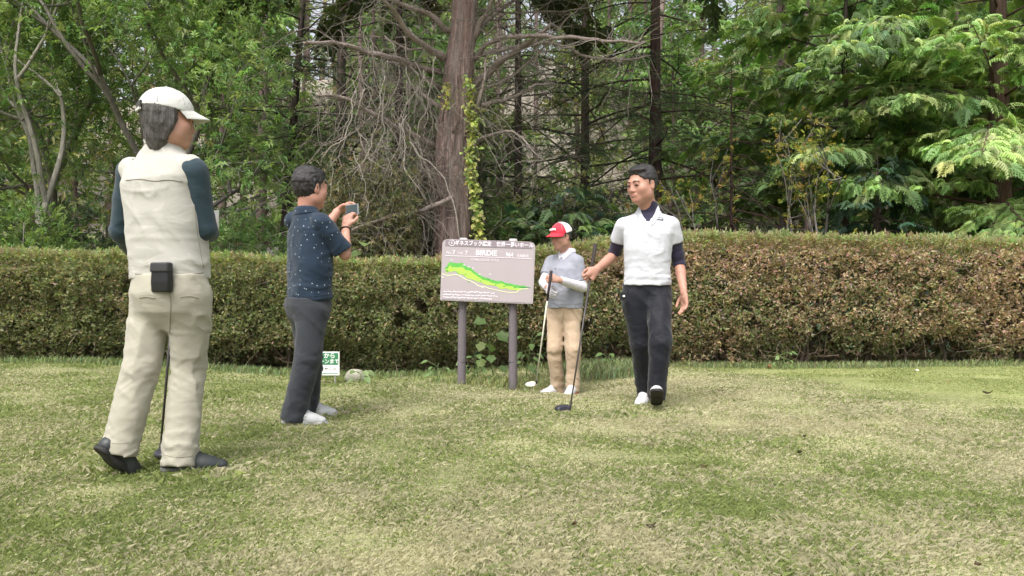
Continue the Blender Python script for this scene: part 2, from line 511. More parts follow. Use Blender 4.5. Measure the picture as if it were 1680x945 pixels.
def vcol(base, m, var=0.25, hue=0.08):
    base = np.asarray(base, float)
    if base.ndim == 2: base = base[rng.integers(0, len(base), m)]
    return base * (1 + var * (rng.random((m, 1)) * 2 - 1)) * (1 + hue * rng.normal(size=(m, 3)))
# ------------------------------------------------------------------ clipped hedge
def hedge_top(x):
    u = 840 + x / 8.7 * F_PX
    v = np.interp(u, [-300, 0, 200, 420, 700, 880, 1000, 1150, 1400, 1700, 2000], [408, 412, 416, 424, 428, 410, 394, 384, 388, 392, 394])
    return CAM_Z - (v - 472.5) / F_PX * 8.75
def build_hedge():
    base = (0.0, 9.2, float(ground_z(0, 9.2)))
    root = thing('clipped_hedge', 'long clipped hedge of small olive and reddish leaves across the back of the tee', 'hedge', base)
    n = 190000
    x = -7.2 + 15.2 * rng.random(n)
    zt = hedge_top(x); gz = ground_z(x, 8.9)
    depth = rng.exponential(0.09, n)                    # behind the leafy skin
    top = rng.random(n) < 0.22
    q = np.stack([x, x * 0, x * 0], 1)
    t = rng.random(n)
    z = gz + 0.02 + (zt - gz - 0.02) * t ** 0.95 + .03 * noise3(np.stack([x * 6, 0 * x + 3, 0 * x], 1)) * t
    bulge = 0.10 * noise3(np.stack([x * 1.5, z * 2, 0 * x], 1)) + 0.07 * noise3(np.stack([x * 5, z * 6, 0 * x], 1)) + 0.06 * noise3(np.stack([x * 12, z * 14, 0 * x], 1))
    round_ = 0.20 * ss(0.75, 1.0, t) ** 2
    low = 0.26 * ss(0.34, 0.02, (z - gz) / (zt - gz + 1e-6))
    y = 8.70 + bulge + round_ + low + np.minimum(depth, .45)
    zz = z.copy()
    y[top] = 8.85 + 1.0 * rng.random(top.sum())
    zz[top] = (zt - np.minimum(depth, .3) * .6 - .05 * np.abs((y - 9.3) / .5) ** 2 + 0.03 * noise3(np.stack([x * 4, y * 4, 0 * x], 1)))[top]
    # gaps low down where the stems show
    gapn = noise3(np.stack([x * 2.6, z * 2.2, 0 * x], 1)) + 0.5 * noise3(np.stack([x * 8, z * 8, 0 * x], 1))
    hrel = (z - gz) / (zt - gz)
    thr = -0.88 + 0.62 * ss(0.36, 0.04, hrel)
    fine = noise3(np.stack([x * 14, z * 14, y * 14], 1))
    keep = (gapn > thr) & ((fine > -0.12 - .7 * (rng.random(n) < .22)) | top)
    x, y, zz, hrel, top = x[keep], y[keep], zz[keep], hrel[keep], top[keep]
    n = len(x)
    D = np.stack([rng.normal(size=n) * .7, -np.abs(rng.normal(size=n)) * .6 - .1, rng.normal(size=n) * .6 + .35], 1)
    pat = noise3(np.stack([x * .9, zz * 1.6, 0 * x], 1)) + .5 * noise3(np.stack([x * 3.3, zz * 4, 0 * x], 1))
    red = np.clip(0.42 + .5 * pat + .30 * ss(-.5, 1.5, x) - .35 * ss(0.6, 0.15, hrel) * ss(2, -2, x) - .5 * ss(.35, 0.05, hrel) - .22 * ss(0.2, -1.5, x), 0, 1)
    tg = np.where(top | (hrel > .965), .85, ss(.90, 1.0, hrel) * .7)  # paler lime toward the top: new growth, with skylight painted into the leaf colour
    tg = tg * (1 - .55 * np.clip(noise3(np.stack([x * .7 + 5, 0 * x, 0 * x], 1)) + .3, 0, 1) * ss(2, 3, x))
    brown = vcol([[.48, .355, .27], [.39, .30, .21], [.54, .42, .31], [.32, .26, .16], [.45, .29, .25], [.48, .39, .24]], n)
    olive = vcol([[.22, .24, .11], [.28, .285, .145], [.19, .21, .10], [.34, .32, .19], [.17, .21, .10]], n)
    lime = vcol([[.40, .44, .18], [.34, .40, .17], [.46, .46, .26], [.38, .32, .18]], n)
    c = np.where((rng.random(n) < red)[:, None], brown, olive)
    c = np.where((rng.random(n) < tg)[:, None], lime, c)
    mb = MB()
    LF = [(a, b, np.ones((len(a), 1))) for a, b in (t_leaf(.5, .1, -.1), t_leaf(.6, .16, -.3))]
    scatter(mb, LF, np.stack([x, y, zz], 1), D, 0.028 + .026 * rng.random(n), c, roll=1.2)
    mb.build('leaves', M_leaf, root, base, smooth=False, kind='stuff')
    # twig ends that stick out above the shears' line
    m = 4200
    x = -7 + 15 * rng.random(m); y = 8.75 + .6 * rng.random(m) ** 1.5; z = hedge_top(x) - .03 + .03 * noise3(np.stack([x * 5, y * 5, 0 * x], 1))
    mb = MB()
    D = np.stack([rng.normal(size=m) * .4, rng.normal(size=m) * .4 - .2, np.ones(m)], 1)
    scatter(mb, SPRIG, np.stack([x, y, z], 1), D, .05 + .07 * rng.random(m) ** 2, vcol([[.40, .44, .2], [.38, .38, .23], [.30, .38, .16], [.42, .32, .22]], m), roll=1)
    mb.build('shoots', M_leaf, root, base, smooth=False, kind='stuff')
    # fine twigs inside
    mb = MB()
    for i in range(1500):
        x0 = -7 + 15 * rng.random(); z0 = ground_z(x0, 8.9) + .08 + 1.25 * rng.random(); y0 = 8.76 + .3 * rng.random()
        d = nrm(rng.normal(size=3) * [1, .5, 1] + [0, -.2, .5]); L = .1 + .2 * rng.random()
        pts = np.array([[x0, y0, z0], [x0, y0, z0] + d * L * .5 + rng.normal(size=3) * .02, [x0, y0, z0] + d * L])
        pts[:, 2] = np.minimum(pts[:, 2], hedge_top(x0) + .02)
        v, f = tube(pts, [.0035, .003, .0015], 3, cap=False)
        mb.add(v, f, np.array([.26, .20, .15]) * (.6 + .7 * rng.random()))
    mb.build('twigs', M_twig, root, base, kind='stuff')
    # dark inner mass of crossing branches so that the hedge is not see-through
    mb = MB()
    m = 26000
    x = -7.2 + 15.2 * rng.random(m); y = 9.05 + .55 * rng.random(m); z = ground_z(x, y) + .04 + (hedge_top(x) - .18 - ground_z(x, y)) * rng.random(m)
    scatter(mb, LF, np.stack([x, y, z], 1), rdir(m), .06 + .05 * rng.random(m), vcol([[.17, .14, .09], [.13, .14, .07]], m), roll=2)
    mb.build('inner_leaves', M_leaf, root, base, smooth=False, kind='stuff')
    # the stems
    us = [1165, 1178, 1192, 1232, 1246, 1256, 1312, 1322, 1338, 1420, 1432, 1486, 1550, 1566, 1634, 1648, 1672, 990, 1010, 905, 872, 700, 720, 640, 560, 470, 380, 300, 130, 118, 60, 20, 1110, 1075, 940, 812, 770, 1385, 1600]
    for k, u in enumerate(us):
        Y = 9.02 + .2 * rng.random()
        p = P(u, 600, Y); g = float(ground_z(p[0], Y)) - .03
        lean = rng.normal() * .12; r0 = .014 + .016 * rng.random()
        mid = [p[0] + lean * .5 + rng.normal() * .02, Y + rng.normal() * .03, g + .35]
        pts = spline([[p[0], Y, g], [p[0] + lean * .2, Y, g + .15], mid, [p[0] + lean * 1.6, Y + .05, g + .75], [p[0] + lean * 2.5 + rng.normal() * .05, Y + .05, g + 1.05]], 14)
        v, f = tube(pts, np.linspace(r0, r0 * .35, 14), 7)
        m_ = MB(); m_.add(v, f, [.10, .08, .065])
        for q in range(3):
            i0 = 3 + q * 2; d = nrm([rng.choice([-1, 1]) * (.5 + rng.random() * .4), rng.normal() * .3, .9])
            L = .35 + .2 * rng.random()
            v, f = tube(spline([pts[i0], pts[i0] + d * L * .5 + [0, 0, -.03], pts[i0] + d * L], 6), np.linspace(r0 * .55, r0 * .2, 6), 5)
            m_.add(v, f, [.11, .085, .07])
        m_.build('stem', M_bark, root, base)
build_hedge()

# ------------------------------------------------------------------ trees
BARK_RED = [.30, .22, .20]; BARK_GREY = [.22, .20, .18]; BARK_DARK = [.10, .075, .068]; DEAD = [.24, .205, .18]
def trunk_mesh(pts, r0, r1, sides=28, rings=90, flute=.06, seed=0, colr=BARK_RED, flare=.35, strips=True):
    c = spline(pts, rings)
    t = np.linspace(0, 1, rings)
    h = c[:, 2] - c[0, 2]
    rad = r0 + (r1 - r0) * t + r0 * flare * np.exp(-h / .35)
    v, f = tube(c, rad, sides)
    body = v[:rings * sides].reshape(rings, sides, 3)
    th = np.arange(sides) / sides * 2 * math.pi
    ct, st = np.cos(th), np.sin(th)
    q = np.stack([np.broadcast_to(ct * 3.2, (rings, sides)), np.broadcast_to(st * 3.2, (rings, sides)), np.broadcast_to(h[:, None] * .9, (rings, sides))], -1).reshape(-1, 3) + seed
    q2 = q * [3.2, 3.2, 2.2] + 7
    dsp = (noise3(q) * flute + (1 - np.abs(noise3(q2)) * 2) * flute * .45).reshape(rings, sides)
    body = c[:, None] + (body - c[:, None]) * (1 + dsp)[..., None]
    v[:rings * sides] = body.reshape(-1, 3)
    nn = noise3(q * [4, 4, 1.2] + 2)[:, None]
    cc = np.array(colr) * (1 + .35 * nn) * (1 + .1 * noise3(q * [1, 1, .5])[:, None] * np.array([1, -.3, -.5]))
    cc = np.concatenate([cc, np.zeros((2, 3)) + colr])
    return v, f, cc, c, rad

def branch_path(p0, d, L, n=7, sag=.12, wob=.06, up=0.0):
    pts = [np.array(p0, float)]; d = nrm(d)
    for i in range(n):
        d = nrm(d + rng.normal(size=3) * wob + [0, 0, -sag / n + up / n])
        pts.append(pts[-1] + d * L / n)
    return np.array(pts)

def conifer(name, label, cat, u, Y, r, h, z0, L0, nb, cols, tm, size, sag=.35, per=5, dead=0, bark=BARK_DARK, lean=(0, 0), dens_above=5.6, thin_above=.35, power=.8, twig_sp=.22, group=None, up0=.25, azs=None):
    x = (u - 840) / F_PX * Y; g = float(ground_z(x, Y)); base = (x, Y, g)
    root = thing(name, label, cat, base, group)
    v, f, cc, c, rad = trunk_mesh([[x, Y, g - .2], [x + lean[0] * .3, Y, g + h * .33], [x + lean[0] * .6, Y, g + h * .66], [x + lean[0], Y, g + h]], r, r * .12, colr=bark, seed=u * .01, rings=60, sides=20)
    m = MB(); m.add(v, f, cc); m.build('trunk', M_bark, root, base)
    hb = MB(); fb = MB()
    T, D, S = [], [], []
    az = rng.random() * 6.28
    for i in range(nb):
        t = (i + .5) / nb
        z = z0 + (h - z0) * t ** 1.15
        az += 2.4 + rng.normal() * .25
        a = az if azs is None else azs[0] + (azs[1] - azs[0]) * rng.random()
        ii = np.interp(z, c[:, 2] - g, np.arange(len(c)))
        p0 = c[int(ii)]
        L = (L0 * (1 - (z - z0) / (h - z0 + .01)) ** power + .25) * (.75 + .45 * rng.random())
        hi = z > dens_above
        path = branch_path(p0, [math.cos(a), math.sin(a), up0 + .1 * rng.normal()], L, 8, sag, .07)
        v, f = tube(path, np.linspace(.007 + .0055 * L, .003, 9), 5)
        hb.add(v, f, np.array(bark) * (.8 + .4 * rng.random()))
        step = twig_sp * (2.2 if hi else 1)
        k = max(3, int(L / step))
        for j in range(k):
            s = (.22 + .78 * (j + rng.random() * .6) / k) * 7.99
            i0 = int(min(s, 7)); q = path[i0] + (path[i0 + 1] - path[i0]) * min(1, s - i0)
            dd = nrm(path[i0 + 1] - path[i0]); sd = nrm(np.cross(dd, [0, 0, 1])) * (1 if j % 2 else -1)
            tl = (.25 + .32 * L * (1 - s / 9)) * (.6 + .6 * rng.random())
            td = nrm(dd * .75 + sd + [0, 0, -.12 + .15 * rng.normal()])
            nd = max(2, int(per * tl / .45 * (.6 if hi else 1)))
            if tl > .2 and not hi:
                v, f = tube(np.array([q, q + td * tl * .5, q + td * tl + [0, 0, -.06]]), [.006, .004, .002], 3, cap=False)
                hb.add(v, f, np.array(bark) * 1.1)
            for e in range(nd):
                w_ = (e + rng.random()) / nd
                T.append(q + td * tl * w_ + [0, 0, -.05 * w_]); D.append(nrm(td * .8 + dd * .5 * rng.random() + rng.normal(size=3) * .28 + [0, 0, -.1])); S.append(size * (.7 + .6 * rng.random()) * (1.5 if hi else 1))
        T.append(path[-1]); D.append(nrm(path[-1] - path[-2])); S.append(size * 1.2)
    hb.build('branches', M_twig, root, base, kind='stuff')
    T = np.array(T); D = np.array(D); S = np.array(S)
    scatter(fb, tm, T, D, S, vcol(cols, len(T)), roll=.35)
    fb.build('foliage', M_leaf, root, base, smooth=False, kind='stuff')
    # dead lower branches
    for i in range(dead):
        z = .9 + (z0 + .8 - .9) * rng.random(); a = rng.random() * 6.28
        ii = int(np.interp(z, c[:, 2] - g, np.arange(len(c)))); L = .5 + rng.random() * 1.4
        path = branch_path(c[ii], [math.cos(a), math.sin(a), .1 + .2 * rng.normal()], L, 7, .4, .1)
        mb = MB(); v, f = tube(path, np.linspace(.014, .003, 8), 5); mb.add(v, f, np.array(DEAD) * (.7 + .5 * rng.random()))
        for j in range(5):
            q = path[2 + j % 6]; d2 = nrm(rng.normal(size=3) * [1, 1, .6] + nrm(path[-1] - path[0]))
            v, f = tube(branch_path(q, d2, .2 + .35 * rng.random(), 4, .5, .15), np.linspace(.005, .0015, 5), 3, cap=False); mb.add(v, f, np.array(DEAD) * (.7 + .5 * rng.random()))
        mb.build('branch', M_twig, root, base)
    return root

def grow(mb, p, d, L, r, lvl, tips, wob=.16, up=.25, split=(2, 3), colr=BARK_GREY, spread=.75, shrink=.72):
    path = branch_path(p, d, L, 6, 0, wob, up)
    v, f = tube(path, np.linspace(r, r * .62, 7), 8 if lvl > 2 else (5 if lvl > 1 else 3), cap=lvl < 2)
    mb.add(v, f, np.array(colr) * (.85 + .3 * rng.random()))
    dd = nrm(path[-1] - path[-2])
    if lvl <= 2: tips.append((path[4], dd, lvl))
    if lvl == 0:
        tips.append((path[-1], dd, 0)); return
    for k in range(rng.integers(split[0], split[1] + 1)):
        nd = nrm(dd + rng.normal(size=3) * spread * [1, 1, .7])
        i0 = 6 if k < 2 else rng.integers(2, 6)
        grow(mb, path[i0], nd, L * shrink * (.8 + .4 * rng.random()), r * .6, lvl - 1, tips, wob, up, split, colr, spread, shrink)

def broadleaf(name, label, cat, u, Y, h, r, cols, lvl=4, leaf=.09, nleaf=14, colr=BARK_GREY, dirs=((0, 0, 1),), spread=.75, up=.25, group=None, spr=.28, split=(2, 3), L=None, tmpl=None, dz=0, shrink=.74, xmax=99):
    x = (u - 840) / F_PX * Y; g = float(ground_z(x, Y)) + dz; base = (x, Y, g)
    root = thing(name, label, cat, base, group)
    L = L or h * .32
    tips = []
    for d in dirs:
        mb = MB()
        grow(mb, [x + d[0] * .05, Y + d[1] * .05, g - .1], d, L, r, lvl, tips, .08, up, split, colr, spread, shrink)
        mb.build('trunk' if len(dirs) == 1 else 'stem', M_bark if r > .05 else M_twig, root, base)
    if nleaf:
        tp = np.array([t[0] for t in tips]); td = np.array([t[1] for t in tips])
        idx = np.repeat(np.arange(len(tp)), nleaf); m = len(idx)
        T = tp[idx] + rng.normal(size=(m, 3)) * spr * [1, 1, .7]
        D = td[idx] * .6 + rng.normal(size=(m, 3)) * .7 + [0, 0, -.25]
        kp = T[:, 0] < xmax + .35 * noise3(T * 1.5); T, D = T[kp], D[kp]; m = len(T)
        fb = MB(); scatter(fb, tmpl or SPRIG, T, D, leaf * 1.8 * (.6 + .8 * rng.random(m)), vcol(cols, m), roll=.6)
        fb.build('crown', M_leaf, root, base, smooth=False, kind='stuff')
    return root

def bush(name, label, cat, u, Y, w, h, d, cols, n, size, tm, z=None, group=None, gap=-.1, stems=5, dirz=.1, zc=.0, fq=2.2):
    x = (u - 840) / F_PX * Y; g = float(ground_z(x, Y)); base = (x, Y, g)
    root = thing(name, label, cat, base, group)
    pts = rng.normal(size=(n * 3, 3)); pts /= np.linalg.norm(pts, axis=1)[:, None]
    pts *= (rng.random(n * 3) ** .45)[:, None]
    nn = noise3(pts * [fq * w, fq * d, fq * h] + u) + .4 * noise3(pts * [fq * 3 * w, fq * 3 * d, fq * 3 * h])
    pts = pts[nn > gap][:n]
    T = pts * [w / 2, d / 2, h / 2] + [x, Y, g + h / 2 + zc]
    T[:, 2] = np.maximum(T[:, 2], g + .05)
    D = pts * .8 + rng.normal(size=pts.shape) * .55 + [0, 0, dirz]
    mb = MB(); scatter(mb, tm, T, D, size * (.6 + .8 * rng.random(len(T))), vcol(cols, len(T)), roll=.5)
    mb.build('foliage', M_leaf, root, base, smooth=False, kind='stuff')
    for k in range(stems):
        a = rng.random() * 6.28; tgt = np.array([x + math.cos(a) * w * .3, Y + math.sin(a) * d * .3, g + h * (.6 + .3 * rng.random()) + zc])
        b0 = np.array([x + rng.normal() * .05, Y + rng.normal() * .05, g - .05])
        v, f = tube(spline([b0, b0 * .6 + tgt * .4 + rng.normal(size=3) * .08, tgt], 8), np.linspace(.02, .006, 8), 5)
        m_ = MB(); m_.add(v, f, np.array(BARK_GREY) * (.5 + .5 * rng.random())); m_.build('stem', M_twig, root, base)
    return root

G_CYP = [[.37, .50, .19], [.30, .43, .16], [.44, .56, .22], [.24, .35, .13]]
G_DARK = [[.07, .11, .065], [.10, .14, .08], [.055, .09, .055], [.13, .155, .10]]
G_BLUE = [[.07, .13, .085], [.10, .165, .11], [.05, .10, .07]]
G_OLIVE = [[.20, .24, .11], [.26, .29, .13], [.16, .20, .09], [.30, .31, .16]]
G_YEL = [[.42, .38, .08], [.48, .40, .10], [.34, .38, .09], [.46, .34, .10]]
G_MID = [[.15, .24, .095], [.20, .30, .12], [.12, .20, .08], [.24, .33, .13]]

# --- the big red-barked cedar behind the sign
def big_cedar():
    Y = 11.6
    p = P(742, 400, Y); x = p[0]; g = float(ground_z(x, Y)); base = (x, Y, g)
    root = thing('cedar_tree', 'thick reddish shaggy barked cedar rising behind the hole sign with bare dead lower branches', 'tree', base)
    top = P(764, 0, Y)
    pts = [[x - .02, Y, g - .2], [x, Y, g + 1.2], P(744, 250, Y), P(752, 120, Y), top, top + [.15, 0, 3.5], top + [.2, 0, 8]]
    v, f, cc, c, rad = trunk_mesh(pts, .295, .12, sides=72, rings=260, flute=.15, seed=3, colr=BARK_RED, flare=.25)
    m = MB(); m.add(v, f, cc)
    m.build('trunk', M_bark, root, base)
    # shaggy bark strips peeling away
    m = MB()
    for i in range(420):
        k = rng.integers(20, 150); a = rng.random() * 6.28
        o_ = np.array([math.cos(a), math.sin(a), 0]); tn = np.array([-o_[1], o_[0], 0])
        p0 = c[k] + o_ * rad[k] * 1.0; L = .12 + .3 * rng.random(); wd = .008 + .016 * rng.random()
        q = [p0 - tn * wd + [0, 0, -.0], p0 + tn * wd, p0 + tn * wd * .8 + o_ * (.012 + .02 * rng.random()) + [0, 0, -L * .6], p0 - tn * wd * .7 + o_ * .014 + [0, 0, -L * .6], p0 + o_ * (.02 + .03 * rng.random()) + [0, 0, -L]]
        m.add(np.array(q), [np.array([[0, 1, 2, 3]]), np.array([[3, 2, 4]])], np.array(BARK_RED) * (.7 + .8 * rng.random()))
    m.build('bark_strips', M_bark, root, base, kind='stuff')
    T = [  # source-pixel polylines, depth offsets, base radius
        ([(728, 97), (690, 70), (652, 30), (630, -5)], (0, -.5, -.9, -1.2), .045),
        ([(738, 50), (705, 25), (648, 0), (600, -30)], (0, -.2, -.4, -.6), .04),
        ([(722, 118), (662, 101), (600, 84), (545, 70), (500, 73)], (0, -.5, -.9, -1.2, -1.4), .038),
        ([(726, 146), (690, 126), (655, 105)], (0, -.3, -.5), .028),
        ([(722, 176), (690, 152), (655, 134)], (0, .3, .5), .030),
        ([(728, 90), (700, 80), (665, 78), (620, 60), (560, 60)], (0, .2, .4, .5, .7), .02),
        ([(712, 238), (660, 212), (615, 190), (560, 160), (520, 158)], (0, -.3, -.6, -.9, -1.1), .036),
        ([(712, 262), (674, 235)], (0, -.4), .030),
        ([(714, 318), (684, 305)], (0, -.3), .028),
        ([(725, 320), (712, 298), (704, 288), (688, 270)], (-.25, -.35, -.4, -.5), .03),
        ([(722, 300), (700, 268), (690, 262)], (0, .2, .3), .02),
        ([(742, 322), (700, 342), (683, 347), (655, 350), (622, 362), (575, 378), (540, 390)], (-.37, -.5, -.6, -.75, -.9, -1.1, -1.3), .027),
        ([(775, 75), (790, 30), (815, -5)], (0, -.2, -.4), .040),
        ([(776, 60), (812, 22), (840, 0), (870, -25)], (0, .3, .6, .8), .035),
        ([(780, 138), (806, 115), (835, 88), (872, 64), (905, 40)], (0, -.2, -.4, -.6, -.8), .050),
        ([(775, 100), (812, 66), (870, 60), (960, 62), (1010, 70), (1060, 66)], (0, -.4, -.8, -1.2, -1.4, -1.6), .030),
        ([(778, 92), (855, 77), (926, 74), (960, 92), (1020, 97), (1065, 92)], (0, .4, .8, .9, 1, 1.1), .026),
        ([(770, 215), (785, 170), (793, 140), (800, 98)], (-.15, -.35, -.4, -.4), .028),
        ([(790, 172), (838, 162), (880, 142), (910, 136)], (0, .4, .6, .9), .026),
        ([(778, 240), (800, 226), (840, 216), (868, 240), (892, 262)], (0, -.2, -.4, -.5, -.5), .018),
        ([(780, 20), (740, 18), (900, 20), (980, 10)], (0, .1, .8, 1.2), .02),
        ([(776, 155), (850, 118), (930, 30), (960, 10)], (0, .8, 1.3, 1.7), .018)]
    allp = []
    for pl, dz, r in T:
        pts = [P(u, vv, Y + o) for (u, vv), o in zip(pl, dz)]
        sp = spline(pts, 6 * len(pts)); sp[1:] += np.stack([noise3(sp[1:] * 5 + k_) for k_ in (0, 20, 40)], 1) * .035
        v, f = tube(sp, np.linspace(r * 1.3, r * .45, len(sp)), 8)
        m = MB(); m.add(v, f, np.array([.33, .27, .245]) * (.85 + .4 * rng.random()) * (1.5 if pl[0] == (742, 322) else 1))
        # small side twigs
        for j in range(len(sp) // 2):
            q = sp[rng.integers(3, len(sp))]
            v, f = tube(branch_path(q, rng.normal(size=3) * [1, .6, .8] + [0, 0, -.3], .15 + .5 * rng.random(), 5, .4, .25), np.linspace(.006, .002, 6), 3, cap=False)
            m.add(v, f, np.array(DEAD) * (.8 + .6 * rng.random()))
        m.build('branch', M_bark if r > .03 else M_twig, root, base)
        allp.append(sp)
    # fine dead twigs hanging from the branches
    m = MB()
    for i in range(900):
        sp = allp[rng.integers(0, len(allp))]; q = sp[rng.integers(4, len(sp))]
        path = branch_path(q, [rng.normal() * .8, rng.normal() * .5, -.1 + rng.normal() * .6], .3 + 1.0 * rng.random(), 8, .7, .22)
        v, f = tube(path, np.linspace(.0055, .0018, 9), 3, cap=False)
        m.add(v, f, np.array([.28, .245, .215]) * (.6 + .8 * rng.random()))
    m.build('twigs', M_twig, root, base, kind='stuff')
    # live boughs high up, partly above the picture
    hb, fb = MB(), MB(); Tt, D, S = [], [], []
    for i in range(64):
        t = i / 64; z = 5.9 + 6.0 * t; a = i * 2.4
        k = int(np.interp(z, c[:, 2], np.arange(len(c)))); L = 3.4 * (1 - t) ** .8 + .6
        path = branch_path(c[k], [math.cos(a), math.sin(a), .15], L, 7, .5, .07)
        v, f = tube(path, np.linspace(.04, .006, 8), 5); hb.add(v, f, BARK_RED)
        for j in range(int(9 * L)):
            s = .3 + .7 * rng.random(); q = path[min(7, int(s * 7.9))] + rng.normal(size=3) * .22
            Tt.append(q); D.append(nrm(path[-1] - path[0]) + rng.normal(size=3) * .5 + [0, 0, -.3]); S.append(.3 + .2 * rng.random())
    hb.build('upper_boughs', M_bark, root, base, kind='stuff')
    scatter(fb, SPRAY_LO, np.array(Tt), np.array(D), np.array(S), vcol([[.08, .11, .05], [.11, .13, .06]], len(Tt)), roll=.4)
    fb.build('foliage', M_leaf, root, base, smooth=False, kind='stuff')
    return root, c, rad
cedar, cedar_c, cedar_r = big_cedar()

# yellow climbing vine on the cedar
def vine(name, label, pl, Y, n, spread, size, cols):
    pts = spline([P(u, v, Y) for u, v in pl], 60)
    base = tuple(pts[-1]); root = thing(name, label, 'vine', base)
    mb = MB(); v, f = tube(pts, .005, 5); mb.add(v, f, [.2, .16, .1]); mb.build('stem', M_twig, root, base)
    i = rng.integers(0, 60, n)
    T = pts[i] + rng.normal(size=(n, 3)) * [spread, .05, .03]
    D = np.stack([rng.normal(size=n) * .7, -.6 - rng.random(n) * .4, -.5 + rng.normal(size=n) * .4], 1)
    tl = [(a, b, np.ones((len(a), 1))) for a, b in (t_leaf6(.7, .08, -.2),)]
    mb = MB(); scatter(mb, tl, T, D, size * (.6 + .7 * rng.random(n)), vcol(cols, n), roll=.5)
    mb.build('leaves', M_leaf, root, base, smooth=False, kind='stuff')
vine('climbing_vine', 'hanging strand of yellow green ivy beside the right edge of the thick cedar trunk', [(768, 128), (771, 180), (776, 215), (770, 260), (776, 300), (783, 345), (787, 392)], 11.15, 560, .04, .078, [[.60, .64, .20], [.50, .58, .20], [.70, .68, .28], [.34, .42, .14]])
vine('climbing_vine', 'short tuft of yellow ivy high on the face of the thick cedar trunk', [(733, 138), (734, 155), (732, 174)], 11.22, 50, .03, .07, [[.62, .58, .18], [.54, .55, .2]])

# --- tangle of bare vines left of the cedar
def tangle():
    Y = 10.9; x = P(640, 400, Y)[0]; g = float(ground_z(x, Y)); base = (x, Y, g)
    root = thing('bare_vine_tangle', 'tangle of bare grey vine stems hanging left of the thick cedar trunk', 'vine', base)
    for i in range(64):
        u = 560 + 155 * rng.random(); v0 = 40 + 150 * rng.random() if i % 3 else 150 + 120 * rng.random()
        yy = Y + rng.normal() * .35; p = P(u, v0, yy)
        n = 26; L = .8 + 1.6 * rng.random(); path = [p]; d = nrm([rng.normal() * .3, 0, -1])
        for k in range(n):
            d = nrm(d + rng.normal(size=3) * [.30, .12, .16] + [0, 0, -.10]); path.append(path[-1] + d * L / n)
        path = np.array(path); path[:, 2] = np.maximum(path[:, 2], g)
        r = .004 + .007 * rng.random() ** 2
        m = MB(); v, f = tube(path, np.linspace(r, r * .6, n + 1), 5); m.add(v, f, np.array([.36, .32, .28]) * (.6 + .7 * rng.random()))
        for j in range(3):
            q = path[rng.integers(4, n)]; v, f = tube(branch_path(q, rng.normal(size=3) * [1, .4, .8], .15 + .4 * rng.random(), 6, .3, .3), np.linspace(r * .6, r * .3, 7), 3, cap=False); m.add(v, f, np.array([.36, .32, .28]) * (.6 + .6 * rng.random()))
        m.build('vine_stem', M_twig, root, base)
    m = MB(); n = 2600
    T = np.stack([(rng.random(n) * 150 - 75 - 25) / F_PX * Y + x, Y + rng.normal(size=n) * .3, CAM_Z + rng.normal(size=n) * .45 + .95], 1)
    scatter(m, SPRIG, T, rdir(n, -.4), .07 + .05 * rng.random(n), vcol([[.26, .25, .13], [.34, .30, .17], [.18, .18, .10], [.14, .16, .08]], n)); m.build('withered_leaves', M_leaf, root, base, smooth=False, kind='stuff')
    m = MB()
    for i in range(500):
        q = np.array([x + rng.normal() * .75, Y + rng.normal() * .4, CAM_Z + rng.random() * 2.6])
        v, f = tube(branch_path(q, rng.normal(size=3) * [1, .4, .9], .2 + .5 * rng.random(), 6, .2, .3), np.linspace(.004, .0018, 7), 3, cap=False); m.add(v, f, np.array([.23, .20, .17]) * (.5 + .8 * rng.random()))
    m.build('fine_twigs', M_twig, root, base, kind='stuff')
tangle()

# --- conifers and broadleaf trees, near to far
conifer('cypress_tree', 'dark trunked cypress at the right edge with bright layered drooping green sprays', 'tree', 1642, 12.9, .215, 11, 2.2, 3.3, 78, G_CYP, SPRAY, .235, sag=.60, per=7, dead=2, bark=[.13, .085, .07], lean=(-.1, 0), up0=.30)
conifer('cypress_tree', 'slender cypress right of centre whose bright green sprays hang over the forked sapling', 'tree', 1388, 14.2, .065, 10, 2.9, 3.3, 62, G_CYP + G_MID, SPRAY, .25, sag=.5, per=6, dead=5, bark=BARK_DARK, up0=.25)
conifer('fir_tree', 'dark fir with drooping sparse boughs directly behind the walking golfer', 'tree', 1075, 14.5, .15, 12, 1.3, 3.3, 62, G_DARK, NEEDLE, .24, sag=.55, per=8, twig_sp=.17, dead=10, bark=[.06, .04, .036], up0=.05)
conifer('spruce_tree', 'thin young spruce with a straight dark stem right of the walking golfer', 'tree', 1200, 12.6, .045, 4.6, .9, 1.35, 46, G_DARK + [[.10, .07, .045]], NEEDLE, .20, sag=.5, per=4, dead=14, bark=[.05, .032, .028], up0=-.05)
conifer('fir_tree', 'grey green conifer filling the top left behind the bare cedar branches', 'tree', 560, 15.5, .14, 12, 3.0, 3.2, 50, [[.15, .18, .12], [.20, .23, .16], [.12, .145, .10]], NEEDLE, .26, sag=.4, per=6, dead=8, bark=BARK_DARK, up0=.1)
conifer('fir_tree', 'mossy green conifer whose twiggy boughs fill the top centre above the walking golfer', 'tree', 960, 15.8, .12, 12, 2.8, 3.4, 56, [[.18, .22, .11], [.14, .20, .11], [.24, .27, .15]], NEEDLE, .24, sag=.35, per=8, twig_sp=.18, dead=22, bark=BARK_DARK, up0=.15)
conifer('cypress_tree', 'dark low cypress bush between the hole sign and the walking golfer', 'tree', 925, 11.8, .06, 2.5, .3, 1.5, 38, G_BLUE + G_MID, SPRAY, .22, sag=.4, per=4, dead=0, up0=.2)
conifer('cypress_tree', 'bluish dark young conifer behind the hedge right of the forked sapling', 'tree', 1440, 12.2, .05, 3.1, .3, 1.35, 34, G_BLUE, SPRAY, .22, sag=.5, per=4, dead=2, up0=.1)
